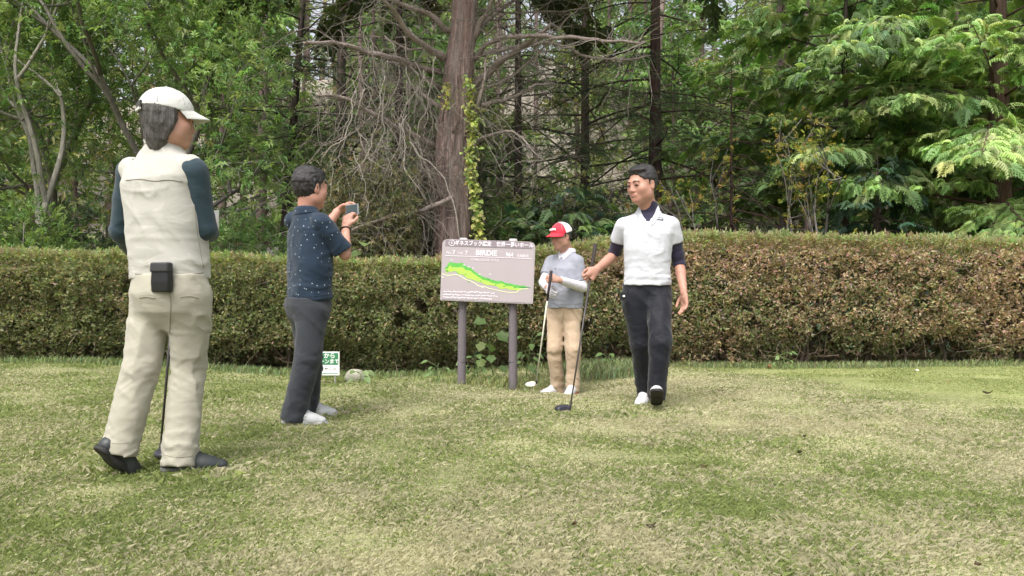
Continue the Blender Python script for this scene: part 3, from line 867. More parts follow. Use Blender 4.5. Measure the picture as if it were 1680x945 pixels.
conifer('cypress_tree', 'green cypress boughs reaching down at the far right behind the dark trunk', 'tree', 1800, 14.8, .12, 11, 1.4, 3.4, 46, G_MID + G_OLIVE, SPRAY, .33, sag=.5, per=4, dead=2, up0=.2)
conifer('fir_tree', 'tall dark fir between the slender cypress and the thin spruce', 'tree', 1280, 18.5, .14, 13, 3.0, 3.4, 46, G_MID + G_OLIVE, NEEDLE, .34, sag=.4, per=4, dead=6, up0=.1)
conifer('fir_tree', 'dark leaning conifer on the slope behind the golfer in the dotted shirt', 'tree', 452, 14.4, .105, 10, 2.9, 2.6, 36, G_DARK, NEEDLE, .26, sag=.4, per=6, dead=8, lean=(.9, 0), bark=[.07, .055, .05])

broadleaf('forked_sapling', 'forked grey sapling with thin yellow autumn leaves right of the thin spruce', 'tree', 1302, 12.0, 4.0, .042, G_YEL + [[.25, .28, .08]], lvl=3, leaf=.055, nleaf=5, dirs=((.12, 0, 1), (-.5, .1, .9), (.42, 0, 1)), spread=.45, spr=.16, L=1.35, up=.3)
broadleaf('forked_sapling', 'pale leaning sapling with yellow green leaves left of the walking golfer', 'tree', 905, 12.6, 3.6, .028, [[.34, .38, .13], [.26, .32, .10], [.38, .38, .18]], lvl=3, leaf=.055, nleaf=6, dirs=((.25, 0, 1), (-.35, 0, 1)), spread=.5, spr=.2, L=1.1)
broadleaf('evergreen_tree', 'pale stemmed evergreen with fine hanging leaves at the left edge', 'tree', 8, 11.4, 7.5, .075, [[.26, .36, .13], [.33, .42, .16], [.19, .28, .10]], lvl=5, leaf=.07, nleaf=22, colr=[.30, .28, .24], dirs=((.14, 0, 1),), xmax=-3.6, spread=.55, spr=.30, L=2.3, up=.3)
broadleaf('evergreen_tree', 'broad evergreen with pale green leaves behind the man in the white cap', 'tree', 215, 13.0, 8, .10, [[.23, .33, .12], [.29, .40, .15], [.16, .25, .09]], lvl=5, leaf=.08, nleaf=24, dirs=((.02, 0, 1),), spread=.65, spr=.38, L=2.5, up=.1, xmax=-2.9)
broadleaf('evergreen_tree', 'dense evergreen between the man in the white cap and the golfer in the dotted shirt', 'tree', 300, 12.6, 7.5, .09, [[.19, .28, .11], [.24, .34, .14], [.13, .21, .085]], lvl=5, leaf=.07, nleaf=24, dirs=((-.05, 0, 1),), spread=.7, spr=.36, L=2.0, up=.15, xmax=-2.8)
broadleaf('evergreen_tree', 'dark evergreen filling the upper left corner', 'tree', 90, 15.0, 10, .12, [[.16, .25, .09], [.21, .31, .12]], lvl=5, leaf=.10, nleaf=14, dirs=((0, 0, 1),), spread=.7, spr=.45, L=3.0, up=.1)

bush('evergreen_bush', 'leafy bush behind the hedge at the left edge', 'bush', 20, 10.9, 1.9, 2.1, 1.0, [[.24, .33, .12], [.30, .40, .15], [.16, .24, .09]], 2600, .12, SPRIG, gap=-.05)
bush('evergreen_bush', 'dark bush behind the hedge left of the man in the white cap', 'bush', 130, 12.0, 2.2, 2.3, 1.2, G_DARK + G_MID, 2600, .13, SPRIG, gap=-.1)
bush('evergreen_bush', 'green undergrowth behind the hedge between the two men on the left', 'bush', 400, 11.0, 2.4, 1.9, 1.1, [[.20, .30, .12], [.27, .37, .15], [.14, .22, .09]], 3400, .11, SPRIG, gap=-.05)
bush('evergreen_bush', 'leafy undergrowth beyond the golfer in the dotted shirt', 'bush', 555, 10.7, 1.1, 1.5, .9, [[.25, .33, .13], [.19, .28, .11], [.32, .38, .18]], 1500, .12, SPRIG, gap=-.05)
bush('evergreen_bush', 'dark ragged undergrowth behind the bare vines left of the cedar', 'bush', 650, 12.4, 2.4, 3.2, 1.0, [[.12, .105, .075], [.09, .10, .055], [.16, .13, .09]], 4200, .12, SPRIG, gap=0, stems=9)
bush('evergreen_bush', 'mid green bush just right of the hanging ivy', 'bush', 838, 12.2, 1.5, 2.5, 1.0, G_MID + G_OLIVE + [[.2, .26, .1]], 2400, .12, SPRIG, gap=0)
bush('evergreen_bush', 'dark shrub behind the hedge below the slender cypress', 'bush', 1365, 12.9, 1.8, 2.0, 1.1, G_BLUE, 2200, .13, SPRIG, gap=0)
bush('evergreen_bush', 'olive shrub behind the hedge left of the dark right hand trunk', 'bush', 1540, 13.2, 2.6, 2.3, 1.2, G_OLIVE + G_MID, 3200, .12, SPRIG, gap=0)
bush('evergreen_bush', 'dark shrub behind the hedge below the thin spruce', 'bush', 1215, 13.8, 2.6, 1.3, 1.1, G_DARK + G_OLIVE, 2000, .12, SPRIG, gap=0)
bush('evergreen_bush', 'olive bush behind the hedge at the far right edge', 'bush', 1720, 13.0, 1.9, 2.0, 1.2, G_OLIVE, 2000, .12, SPRIG, gap=0)
bush('evergreen_bush', 'low dark bush behind the hedge to the left of the walking golfer', 'bush', 1010, 12.9, 1.7, 1.9, 1.1, G_DARK + G_MID, 2400, .12, SPRIG, gap=0)

conifer('fir_tree', 'dark dense conifer seen just right of the hanging ivy', 'tree', 850, 14.8, .10, 11, .8, 2.7, 64, G_DARK + G_BLUE, NEEDLE, .25, sag=.5, per=9, twig_sp=.18, dead=8, up0=.05)
conifer('fir_tree', 'shadowy conifer behind the bare vine tangle', 'tree', 655, 14.2, .11, 11, .8, 2.7, 60, G_DARK, NEEDLE, .25, sag=.5, per=6, dead=10, up0=.05)
bush('evergreen_bush', 'dark evergreen shrub behind the cedar trunk just over the hedge', 'bush', 745, 13.0, 2.4, 2.6, 1.1, G_DARK + G_MID, 2600, .13, SPRIG, gap=-.05)
bush('evergreen_bush', 'deep green shrub over the hedge behind the golfer in the red cap', 'bush', 935, 13.6, 2.4, 2.8, 1.1, G_DARK + G_BLUE + G_MID, 3000, .13, SPRIG, gap=-.05)
bush('evergreen_bush', 'dark shrub over the hedge at the right shoulder of the walking golfer', 'bush', 1125, 15.2, 2.0, 1.9, 1.1, G_DARK, 1600, .13, SPRIG, gap=-.05)

# --- the wood beyond
def far_wood():
    mb = MB(); tb = MB()
    n = 0
    for i in range(170):
        Y = 18 + 34 * rng.random() ** 1.2; x = (rng.random() * 2 - 1) * Y * .78
        g = float(ground_z(x, Y)); hh = 5 + 7 * rng.random(); r = .06 + .12 * rng.random()
        u = 840 + x / Y * F_PX
        pts = spline([[x, Y, g - .2], [x + rng.normal() * .15, Y, g + hh * .5], [x + rng.normal() * .3, Y, g + hh]], 8)
        v, f = tube(pts, np.linspace(r, r * .2, 8), 6); tb.add(v, f, np.array(BARK_DARK) * (1 + 1.8 * rng.random()))
        for b in range(10):
            q = pts[rng.integers(2, 8)]; v, f = tube(branch_path(q, rng.normal(size=3) * [1, 1, .3] + [0, 0, .1], 1 + 1.5 * rng.random(), 5, .3, .15), np.linspace(.03, .008, 6), 3, cap=False); tb.add(v, f, np.array(BARK_DARK) * (1 + rng.random()))
        gap = (440 < u < 600 or 800 < u < 900 or 1080 < u < 1220)
        if gap and rng.random() < .6: continue
        m = 420; k = rng.random(m); a = rng.random(m) * 6.283; rr = (1 - k * .8) * 1.9 * np.sqrt(rng.random(m))
        T = np.stack([x + rr * np.cos(a), Y + rr * np.sin(a), g + hh * (.12 + .95 * k) - rr * .25], 1)
        nn = noise3(T * [1.1, 1.1, 1.6]); s = nn > -.15; T = T[s]; m = len(T)
        base = [G_DARK, G_MID, G_OLIVE, G_MID][rng.integers(0, 4)]
        scatter(mb, SPRIG, T, np.stack([np.cos(a[s]), np.sin(a[s]), -.3 + 0 * a[s]], 1) + rng.normal(size=(m, 3)) * .4, .38 + .3 * rng.random(m), vcol(np.array(base) * 1.25, m))
    tb.build('far_trunks', M_twig, kind='stuff').name = 'distant_tree_trunks'
    o = mb.build('distant_wood', M_leaf, smooth=False, kind='stuff')
    tag(o, 'dim foliage of the wood climbing the slope far behind', 'wood')
    tag(bpy.data.objects['distant_tree_trunks'], 'dim trunks and boughs of the wood on the slope far behind', 'wood')
    # brush on the slope
    m = 9000; x = (rng.random(m) * 2 - 1); Y = 14 + 30 * rng.random(m) ** 1.3; x = x * Y * .8
    mb = MB(); nn = noise3(np.stack([x * .5, Y * .5, 0 * x], 1)) > -.05
    x, Y = x[nn], Y[nn]; m = len(x)
    scatter(mb, SPRIG, np.stack([x, Y, ground_z(x, Y) + .3 * rng.random(m)], 1), rdir(m, .8), .22 + .25 * rng.random(m), vcol([[.12, .13, .06], [.16, .14, .08], [.08, .11, .045], [.24, .2, .13]], m))
    o = mb.build('undergrowth', M_leaf, smooth=False, kind='stuff'); tag(o, 'low brush scattered over the forest floor behind the hedge', 'undergrowth')
far_wood()
# ------------------------------------------------------------------ sculpting with distance fields
def grid_axis(lo, hi, h, ref):
    """grid coordinates with finer spacing inside the ranges ref = [(a, b, h2)]"""
    out = [lo]
    while out[-1] < hi:
        x = out[-1]; st = h
        for a, b, h2 in ref:
            if a - h < x < b: st = min(st, h2)
        out.append(x + st)
    return np.array(out)

class Field:
    def __init__(s, lo, hi, h, ref=()):
        """ref: list of (lo3, hi3, h2) boxes to refine"""
        s.ax = [grid_axis(lo[i], hi[i], h, [(r[0][i], r[1][i], r[2]) for r in ref]) for i in range(3)]
        s.D = np.full([len(a) for a in s.ax], 0.2, np.float32)
    def win(s, lo, hi, pad):
        sl = []
        for i in range(3):
            a = np.searchsorted(s.ax[i], lo[i] - pad); b = np.searchsorted(s.ax[i], hi[i] + pad)
            sl.append(slice(max(0, a - 1), min(len(s.ax[i]), b + 1)))
        sl = tuple(sl)
        X = np.stack(np.meshgrid(*[s.ax[i][sl[i]] for i in range(3)], indexing='ij'), -1).astype(np.float32)
        return sl, X
    def comb(s, sl, d, k, mode, cuts, X):
        if cuts:
            for p, n in cuts:
                d = np.maximum(d, (X - np.asarray(p, np.float32)) @ np.asarray(nrm(n), np.float32))
        A = s.D[sl]
        if mode == 'u':
            hh = np.maximum(k - np.abs(A - d), 0) / max(k, 1e-6)
            s.D[sl] = np.minimum(A, d) - hh * hh * k * .25
        elif mode == 's':
            d = -d; hh = np.maximum(k - np.abs(A - d), 0) / max(k, 1e-6)
            s.D[sl] = np.maximum(A, d) + hh * hh * k * .25
    def cap(s, a, b, ra, rb, k=.01, sq=None, mode='u', cuts=None):
        a = np.asarray(a, float); b = np.asarray(b, float); r = max(ra, rb)
        sl, X = s.win(np.minimum(a, b) - r, np.maximum(a, b) + r, k + .015)
        p = X - a.astype(np.float32); ba = (b - a).astype(np.float32)
        if sq is not None:
            n = np.asarray(nrm(sq[0]), np.float32); f = sq[1] - 1
            p = p + (p @ n)[..., None] * n * f; ba = ba + (ba @ n) * n * f
        h = np.clip((p @ ba) / max(float(ba @ ba), 1e-9), 0, 1)
        d = np.linalg.norm(p - h[..., None] * ba, axis=-1) - (ra + (rb - ra) * h)
        if sq is not None: d = d / np.maximum(1, sq[1] * .8)
        s.comb(sl, d, k, mode, cuts, X)
    def chain(s, pts, rad, k=.01, **kw):
        for i in range(len(pts) - 1): s.cap(pts[i], pts[i + 1], rad[i], rad[i + 1], k, **kw)
    def ell(s, c, Rm, rad, k=.01, mode='u', cuts=None):
        c = np.asarray(c, float); rad = np.asarray(rad, float); r = rad.max()
        sl, X = s.win(c - r, c + r, k + .015)
        q = (X - c.astype(np.float32)) @ np.asarray(Rm, np.float32).T
        k0 = np.linalg.norm(q / rad.astype(np.float32), axis=-1); k1 = np.linalg.norm(q / (rad ** 2).astype(np.float32), axis=-1)
        d = k0 * (k0 - 1) / np.maximum(k1, 1e-6)
        s.comb(sl, d, k, mode, cuts, X)
    def loft(s, pts, rt, fw, ws, ds, k=.01, p=2.3, mode='u', cuts=None):
        """stack of super-ellipses; pts bottom to top, rt and fw axes per point"""
        pts = np.asarray(pts, float); n = len(pts); rt = np.broadcast_to(np.asarray(rt, float), (n, 3)); fw = np.broadcast_to(np.asarray(fw, float), (n, 3))
        w = max(max(ws), max(ds))
        sl, X = s.win(pts.min(0) - w, pts.max(0) + w, k + .015)
        up = nrm(pts[-1] - pts[0]); S = (pts - pts[0]) @ up
        q = ((X - pts[0].astype(np.float32)) @ up.astype(np.float32))
        it = lambda v: np.interp(q, S, v).astype(np.float32)
        # smooth the profile
        cx = [it(pts[:, i]) for i in range(3)]
        rr = np.stack([it(rt[:, i]) for i in range(3)], -1); ff = np.stack([it(fw[:, i]) for i in range(3)], -1)
        dx = X - np.stack(cx, -1); dx = dx - (dx @ up.astype(np.float32))[..., None] * up.astype(np.float32)
        a = (dx * rr).sum(-1); b = (dx * ff).sum(-1); W = it(ws); Dd = it(ds)
        e = ((np.abs(a) / W) ** p + (np.abs(b) / Dd) ** p) ** (1 / p)
        rad = np.sqrt(a * a + b * b)
        d = rad * (1 - 1 / np.maximum(e, .05)); d = np.where(e < .3, -np.minimum(W, Dd) * .7, d)
        over = np.maximum(q - S[-1], S[0] - q)
        d = np.maximum(d, over)
        s.comb(sl, d, k, mode, cuts, X)
    def displace(s, fn, band=.03):
        m = np.abs(s.D) < band
        i = np.nonzero(m)
        p = np.stack([s.ax[q][i[q]] for q in range(3)], 1)
        s.D[m] += fn(p).astype(np.float32)
    def cut(s, p, n):
        X = np.stack(np.meshgrid(*s.ax, indexing='ij'), -1)
        s.D = np.maximum(s.D, ((X - np.asarray(p)) @ np.asarray(nrm(n))).astype(np.float32))
    def mesh(s, smooth=1):
        D = s.D; I = D < 0
        nx, ny, nz = D.shape
        cnt = np.zeros((nx - 1, ny - 1, nz - 1), np.int8)
        for dx in (0, 1):
            for dy in (0, 1):
                for dz in (0, 1): cnt += I[dx:nx - 1 + dx, dy:ny - 1 + dy, dz:nz - 1 + dz]
        act = (cnt > 0) & (cnt < 8)
        ci, cj, ck = np.nonzero(act)
        idx = np.full(act.shape, -1, np.int32); idx[act] = np.arange(len(ci))
        acc = np.zeros((len(ci), 3)); num = np.zeros(len(ci))
        cor = [(a, b, c) for a in (0, 1) for b in (0, 1) for c in (0, 1)]
        for a in range(8):
            for b in range(a + 1, 8):
                A, B = cor[a], cor[b]
                if sum(abs(A[q] - B[q]) for q in range(3)) != 1: continue
                da = D[ci + A[0], cj + A[1], ck + A[2]]; db = D[ci + B[0], cj + B[1], ck + B[2]]
                m = (da < 0) != (db < 0)
                t = np.where(m, da / np.where(m, da - db, 1), 0)
                pa = np.stack([s.ax[0][ci + A[0]], s.ax[1][cj + A[1]], s.ax[2][ck + A[2]]], 1); pb = np.stack([s.ax[0][ci + B[0]], s.ax[1][cj + B[1]], s.ax[2][ck + B[2]]], 1)
                acc += np.where(m[:, None], pa + (pb - pa) * t[:, None], 0); num += m
        V = acc / num[:, None]
        F = []
        for axn in range(3):
            o1, o2 = (axn + 1) % 3, (axn + 2) % 3
            sa = [slice(None)] * 3; sb = [slice(None)] * 3
            sa[axn] = slice(0, -1); sb[axn] = slice(1, None)
            ch = I[tuple(sa)] != I[tuple(sb)]
            e = np.stack(np.nonzero(ch), 1)
            ok = (e[:, o1] > 0) & (e[:, o2] > 0) & (e[:, o1] < D.shape[o1] - 1) & (e[:, o2] < D.shape[o2] - 1)
            e = e[ok]
            flip = I[tuple(e.T)]
            q = []
            for (u_, v_) in ((0, 0), (-1, 0), (-1, -1), (0, -1)):
                c_ = e.copy(); c_[:, o1] += u_; c_[:, o2] += v_; q.append(idx[tuple(c_.T)])
            q = np.stack(q, 1); q = np.where(flip[:, None], q, q[:, ::-1]); F.append(q)
        F = np.concatenate(F)
        for _ in range(smooth):
            nb = np.zeros_like(V); c = np.zeros(len(V))
            for a in range(4):
                for b in ((a + 1) % 4,):
                    np.add.at(nb, F[:, a], V[F[:, b]]); np.add.at(c, F[:, a], 1); np.add.at(nb, F[:, b], V[F[:, a]]); np.add.at(c, F[:, b], 1)
            V = V * .5 + .5 * nb / np.maximum(c, 1)[:, None]
        return V, [F]

SKIN = mat('skin', (.50, .275, .205), rough=.5, var=.10, vscale=25, bump=.12, bscale=300, sss=.12, spec=.35, col2=(.44, .22, .165))
SKIN2 = mat('skin_tanned', (.47, .27, .20), rough=.5, var=.12, vscale=25, bump=.12, bscale=300, sss=.10, spec=.35, col2=(.42, .22, .16))
HAIR = mat('hair_black', (.022, .019, .02), rough=.42, var=.5, vscale=60, bump=.8, bscale=160, stretch=(1, 1, .25), spec=.5)
HAIR_G = mat('hair_greying', (.075, .068, .064), rough=.5, var=.55, vscale=70, bump=1.0, bscale=140, stretch=(1, 1, .15), spec=.4)
EYE = mat('eye', (.03, .02, .018), rough=.2, var=0)
EYEW = mat('eye_white', (.62, .58, .55), rough=.3, var=0)
LIP = mat('lip', (.42, .19, .16), rough=.5, var=.05)
def cloth(name, col, rough=.85, var=.06, bump=.35, sheen=.15, **kw):
    return mat(name, col, rough=rough, var=var, vscale=kw.pop('vscale', 6), bump=bump, bscale=kw.pop('bscale', 420), spec=.2, sheen=sheen, fold=kw.pop('fold', .10), **kw)

def stretch_noise(freq, dirs, seed):
    Mx = np.asarray(dirs, float) * np.asarray(freq, float)[:, None]
    return lambda p: noise3(p @ Mx.T + seed)

def ridges(p, fr, seed, warp=.35, pw=3.0):
    q = p * np.asarray(fr, float) + seed
    q = q + warp * np.stack([noise3(p * 7 + seed), noise3(p * 7 + seed + 31), noise3(p * 7 + seed + 57)], 1) * 2
    return (1 - np.abs(noise3(q))) ** pw

class Person:
    """joints are world points; every garment is its own mesh under the person"""
    def __init__(s, name_label, base, group, head_c, head_f, hs, neck, sh_f, hips, hip_f, arms, legs, skin, tilt=0.0):
        s.base = np.array(base); s.root = thing('person', name_label, 'person', tuple(base), group)
        s.hc = np.array(head_c); s.hs = hs; s.neck = np.array(neck)
        f = nrm(head_f); s.r = nrm(np.cross(f, [tilt, 0, 1])); s.u = np.cross(s.r, f); s.f = f
        s.HR = np.stack([s.r, s.f, s.u])                    # rows right, forward, up
        s.sf = nrm([sh_f[0], sh_f[1], 0]); s.sr = np.cross(s.sf, [0, 0, 1.0])
        s.hf = nrm([hip_f[0], hip_f[1], 0]); s.hr = np.cross(s.hf, [0, 0, 1.0])
        s.hip = np.array(hips); s.arms = arms; s.legs = legs; s.skin = skin
    def H(s, x, y, z): return s.hc + (x * s.r + y * s.f + z * s.u) * s.hs
    def head(s, F):
        h = s.hs
        E = lambda c, r, k, m='u': F.ell(s.H(*c), s.HR, np.array(r) * h, k * h, m)
        Cp = lambda a, b, ra, rb, k, m='u': F.cap(s.H(*a), s.H(*b), ra * h, rb * h, k * h, mode=m)
        E((0, -.012, .038), (.077, .094, .084), .01)
        E((0, .022, -.03), (.068, .070, .088), .03)
        E((0, .055, -.092), (.030, .030, .024), .035)
        for q in (-1, 1):
            E((q * .054, .012, -.058), (.024, .038, .034), .03)
            E((q * .046, .052, -.022), (.026, .026, .026), .025)
            E((q * .032, .100, .004), (.017, .014, .010), .014, 's')
            E((q * .032, .079, .002), (.017, .013, .010), .006)
            E((q * .078, -.008, -.004), (.010, .019, .032), .006)
            E((q * .086, .000, -.002), (.006, .010, .018), .006, 's')
        Cp((-.035, .082, .022), (.035, .082, .022), .012, .012, .018)
        Cp((0, .084, .012), (0, .099, -.029), .008, .0125, .014)
        for q in (-1, 1): Cp((q * .004, .100, -.034), (q * .014, .095, -.036), .008, .007, .006)
        E((0, .084, -.060), (.026, .014, .014), .010)
        Cp((-.024, .100, -.061), (.024, .100, -.061), .0035, .0035, .004, 's')
    def face_parts(s):
        h = s.hs
        for q in (-1, 1):
            F = Field(s.H(q * .032, .088, .002) - .03, s.H(q * .032, .088, .002) + .03, .0018)
            F.ell(s.H(q * .032, .0865, .001), s.HR, np.array([.0150, .009, .0056]) * h, .001)
            v, f = F.mesh(0); e = obj('eye', v, f, EYE, s.root, s.base)
            F = Field(s.H(q * .033, .093, .024) - .04, s.H(q * .033, .093, .024) + .04, .0022)
            F.chain([s.H(q * .014, .0965, .021), s.H(q * .032, .0950, .0255), s.H(q * .050, .083, .022)], [.0034 * h, .0036 * h, .0034 * h], .002)
            v, f = F.mesh(0); obj('eyebrow', v, f, HAIR, s.root, s.base)
        F = Field(s.H(0, .09, -.06) - .05, s.H(0, .09, -.06) + .05, .0022)
        F.ell(s.H(0, .0915, -.056), s.HR, np.array([.021, .0085, .0045]) * h, .002)
        F.ell(s.H(0, .0905, -.066), s.HR, np.array([.018, .0085, .0055]) * h, .002)
        v, f = F.mesh(0); obj('lips', v, f, LIP, s.root, s.base)
    def hand(s, F, w_, d, n, side, curl, spread=.0, sc=1.0, thumb=.6):
        """w_ wrist, d towards the knuckles, n out of the palm, side = +1/-1 places the thumb"""
        d = nrm(d); n = nrm(np.asarray(n) - d * (np.asarray(n) @ d)); t = np.cross(d, n) * side
        w_ = np.array(w_)
        F.cap(w_ - d * .02, w_ + d * .03, .026 * sc, .028 * sc, .01, sq=(n, 1.5))
        F.cap(w_ + d * .03 + t * .012, w_ + d * .078 + t * .022, .024 * sc, .021 * sc, .012, sq=(n, 1.55))
        F.cap(w_ + d * .03 - t * .012, w_ + d * .074 - t * .022, .024 * sc, .019 * sc, .012, sq=(n, 1.55))
        for i, (L, off) in enumerate(((.072, .031), (.080, .0105), (.074, -.0105), (.058, -.030))):
            p = w_ + d * (.086 - .004 * abs(i - 1)) * sc + t * off * sc
            a = 0; r = .0092 * sc
            dd = d + t * (1.5 - i) * spread
            for j, (fr, rr) in enumerate(((.45, .0092), (.30, .0083), (.25, .0072))):
                a += curl[min(j, len(curl) - 1)] * (1 + .06 * i)
                v = nrm(dd * math.cos(a) + n * math.sin(a)); q = p + v * L * fr * sc
                F.cap(p, q, r, rr * sc, .004); p, r = q, rr * sc
        p = w_ + d * .022 + t * .022 * sc; v = nrm(d * .7 + t * .75 + n * .35); q = p + v * .036
        F.cap(p, q, .015 * sc, .0125 * sc, .012)
        v = nrm(d * 1.0 + t * (.5 - .6 * thumb) + n * (.2 + .8 * thumb)); q2 = q + v * .030; F.cap(q, q2, .0115 * sc, .010 * sc, .004)
        v = nrm(d * 1.0 + t * (.2 - .8 * thumb) + n * (.2 + .8 * thumb)); F.cap(q2, q2 + v * .024, .010 * sc, .0085 * sc, .004)
    def body(s, h=.0085):
        pts = [s.hc + .17, s.hc - .17, s.neck, s.hip]
        for a in s.arms: pts += [a['sh'], a['el'], a['wr'], np.array(a['wr']) + nrm(a['hd']) * .2]
        for l in s.legs: pts += [l['kn'], l['an'], np.array(l['an']) + nrm(l['toe']) * .2]
        pts = np.array([np.array(p, float) for p in pts])
        ref = [(s.hc - .135, s.hc + .135, .0040)]
        for a in s.arms:
            c = np.array(a['wr']) + nrm(a['hd']) * .08; ref.append((c - .10, c + .10, .0045))
        F = Field(pts.min(0) - .12, pts.max(0) + .12, h, ref)
        s.head(F)
        F.cap(s.H(0, -.018, -.05), s.neck - [0, 0, .02], .058, .062, .03)
        up = s.neck - s.hip; L = lambda t: s.hip + up * t
        F.loft([L(-.08), L(.25), L(.55), L(.78), L(.92)], s.sr, s.sf, [.12, .11, .135, .13, .05], [.075, .08, .09, .075, .04], .02)
        for a in s.arms:
            sh, el, wr = [np.array(a[k], float) for k in ('sh', 'el', 'wr')]
            F.cap(s.neck - [0, 0, .075], sh - [0, 0, .008], .036, .036, .03)
            F.cap(sh - [0, 0, .006], el, .038, .038, .02)
            mid = el + (wr - el) * .35
            F.cap(el, mid, .038, .038, .006); F.cap(mid, wr, .038, .0265, .006, sq=(a['n'], 1.12))
            s.hand(F, wr, a['hd'], a['n'], a['side'], a['curl'], thumb=a.get('thumb', .6))
        for l in s.legs:
            hp, kn, an = [np.array(l[k], float) for k in ('hip', 'kn', 'an')]
            F.cap(hp, kn, .072, .050, .03); F.cap(kn, an, .048, .035, .03); u_ = nrm(np.array([0, 0, 1.0]) - nrm(l['toe']) * nrm(l['toe'])[2]); F.cap(an, an - u_ * .045, .030, .026, .01); F.cap(an - u_ * .05, an + nrm(l['toe']) * .12 - u_ * .066, .022, .014, .01)
        v, f = F.mesh(1)
        s.body_o = obj('body', v, f, s.skin, s.root, s.base)
        s.face_parts()
    def hair(s, m, long=False, fr=.068, vol=.012, amp=.004, capped=False):
        h = s.hs
        F = Field(s.hc - .17 * h - (.08 if long else 0), s.hc + .17 * h, .0045)
        R_ = (np.array([.077, .094, .084]) + vol) * h; c = s.H(0, -.012, .038)
        F.ell(c, s.HR, R_, .001, cuts=[(s.H(0, fr, .070), -.65 * s.u + .75 * s.f), (s.H(0, 0, .034), -s.u)])
        F.ell(s.H(0, -.010, .02), s.HR, np.array([.077 + vol * .7, .092 + vol * .8, .098]) * h, .012, cuts=[(s.H(0, -.005, 0), s.f), (s.H(0, 0, -.058 if not long else -.2), -s.u)])
        for q in (-1, 1): F.cap(s.H(q * .074, .010, .045), s.H(q * .076, .012, .0), .009 * h, .005 * h, .01)
        if long:
            F.loft([s.H(0, -.045, -.135), s.H(0, -.045, -.09), s.H(0, -.035, -.03), s.H(0, -.02, .04)], s.r, s.f, [.045 * h, .072 * h, .092 * h, .090 * h], [.028 * h, .045 * h, .066 * h, .085 * h], .02, cuts=[(s.H(0, .012, -.02), s.f)])
            for q in (-1, 1): F.chain([s.H(q * .080, -.005, .03), s.H(q * .083, -.012, -.03), s.H(q * .07, -.03, -.085)], [.014 * h, .013 * h, .008 * h], .012)
        if not long and not capped:       # fuller at the top of the forehead, combed to one side
            F.ell(s.H(-.006, .046, .096), s.HR, np.array([.060, .042, .017 + vol * .6]) * h, .02, cuts=[(s.H(0, fr + .004, .075), -.55 * s.u + .83 * s.f)])
            F.ell(s.H(.002, -.02, .085), s.HR, np.array([.066, .078, .046 + vol * .5]) * h, .02)
        HR = s.HR; hc = s.hc
        def fn(p):
            q = (p - hc) @ HR.T
            ang = np.arctan2(q[:, 0], q[:, 1] + .3)
            return amp * .7 * noise3(np.stack([q[:, 0] * 120, q[:, 1] * (120 if long else 40), q[:, 2] * (14 if long else 50)], 1)) + amp * .4 * noise3(q * 30) + amp * .8 * (np.abs(noise3(np.stack([q[:, 0] * 75 + q[:, 1] * 20, q[:, 1] * 16, q[:, 2] * 20], 1))) - .3)
        F.displace(fn)
        v, f = F.mesh(0); obj('hair', v, f, m, s.root, s.base)
    def cap_hat(s, m_front, m_back, m_brim, visor_drop=.012, split=.01, strap=None, h_=.0):
        h = s.hs; c = s.H(0, -.008, .040)
        Rr = (np.array([.077, .096, .086]) + .017) * h
        def dome(cuts, name, mt, k=0.0):
            F = Field(s.hc - .16 * h, s.hc + .18 * h, .004)
            F.ell(c, s.HR, Rr + k, .001, cuts=[(s.H(0, 0, .036 + h_), -s.u - .12 * s.f)] + cuts)
            F.ell(c, s.HR, Rr - .009, .002, 's')
            hc, HR = s.hc, s.HR
            F.displace(lambda p: .0009 * noise3((p - hc) * 35))
            v, f = F.mesh(1); return obj(name, v, f, mt, s.root, s.base)
        for k_ in range(3):      # panel seams
            az_ = R(90 + 60 * k_); tt = np.linspace(R(12), R(168), 26)
            pt = np.stack([np.cos(tt) * math.cos(az_), np.cos(tt) * math.sin(az_), np.sin(tt)], 1) * Rr * 1.003
            v, f = tube(c + pt @ s.HR, .0013, 5); obj('cap_seam', v, f, mat('cap_thread', (.36, .35, .34), rough=.8, var=.02), s.root, s.base)
        if m_front is m_back: dome([], 'cap', m_front)
        else:
            dome([(s.H(0, split, 0), -s.f)], 'cap_front', m_front); dome([(s.H(0, split, 0), s.f)], 'cap_back', m_back)
        # brim: a curved plate with a thickness
        na, nr = 22, 7; V = []
        for lay in (0, 1):
            for i in range(na):
                a = R(-74 + 148 * i / (na - 1))
                for j in range(nr):
                    t = j / (nr - 1)
                    x0, y0 = math.sin(a) * .090, math.cos(a) * .108 - .008
                    ext = .072 * math.cos(a) ** .55
                    x, y = x0 * (1 + .02 * t), y0 + ext * t
                    z = .050 + h_ - visor_drop * t - .9 * (x * x) * (1.6 + t) - (0 if lay == 0 else .004)
                    V.append(s.H(x, y, z))
        F4 = []
        n1 = na * nr
        for i in range(na - 1):
            for j in range(nr - 1):
                a = i * nr + j; F4.append([a, a + 1, a + nr + 1, a + nr]); F4.append([n1 + a, n1 + a + nr, n1 + a + nr + 1, n1 + a + 1])
            a = i * nr + nr - 1; F4.append([a, n1 + a, n1 + a + nr, a + nr])
        obj('cap_brim', np.array(V), [np.array(F4)], m_brim, s.root, s.base)
        # button
        F = Field(s.H(0, -.008, .14) - .02, s.H(0, -.008, .145) + .02, .003); F.ell(s.H(0, -.008, .040) + s.u * (Rr[2] + .001), s.HR, (.008, .008, .004), .001); v, f = F.mesh(0)
        obj('cap_button', v, f, m_brim, s.root, s.base)
    def garment(s, name, m, h, build, wr=None, smooth=1, parent=None, bounds=None):
        lo, hi = bounds
        F = Field(np.array(lo) - .06, np.array(hi) + .06, h); build(F)
        if wr is not None: F.displace(wr)
        v, f = F.mesh(smooth)
        return obj(name, v, f, m, parent or s.root, s.base)
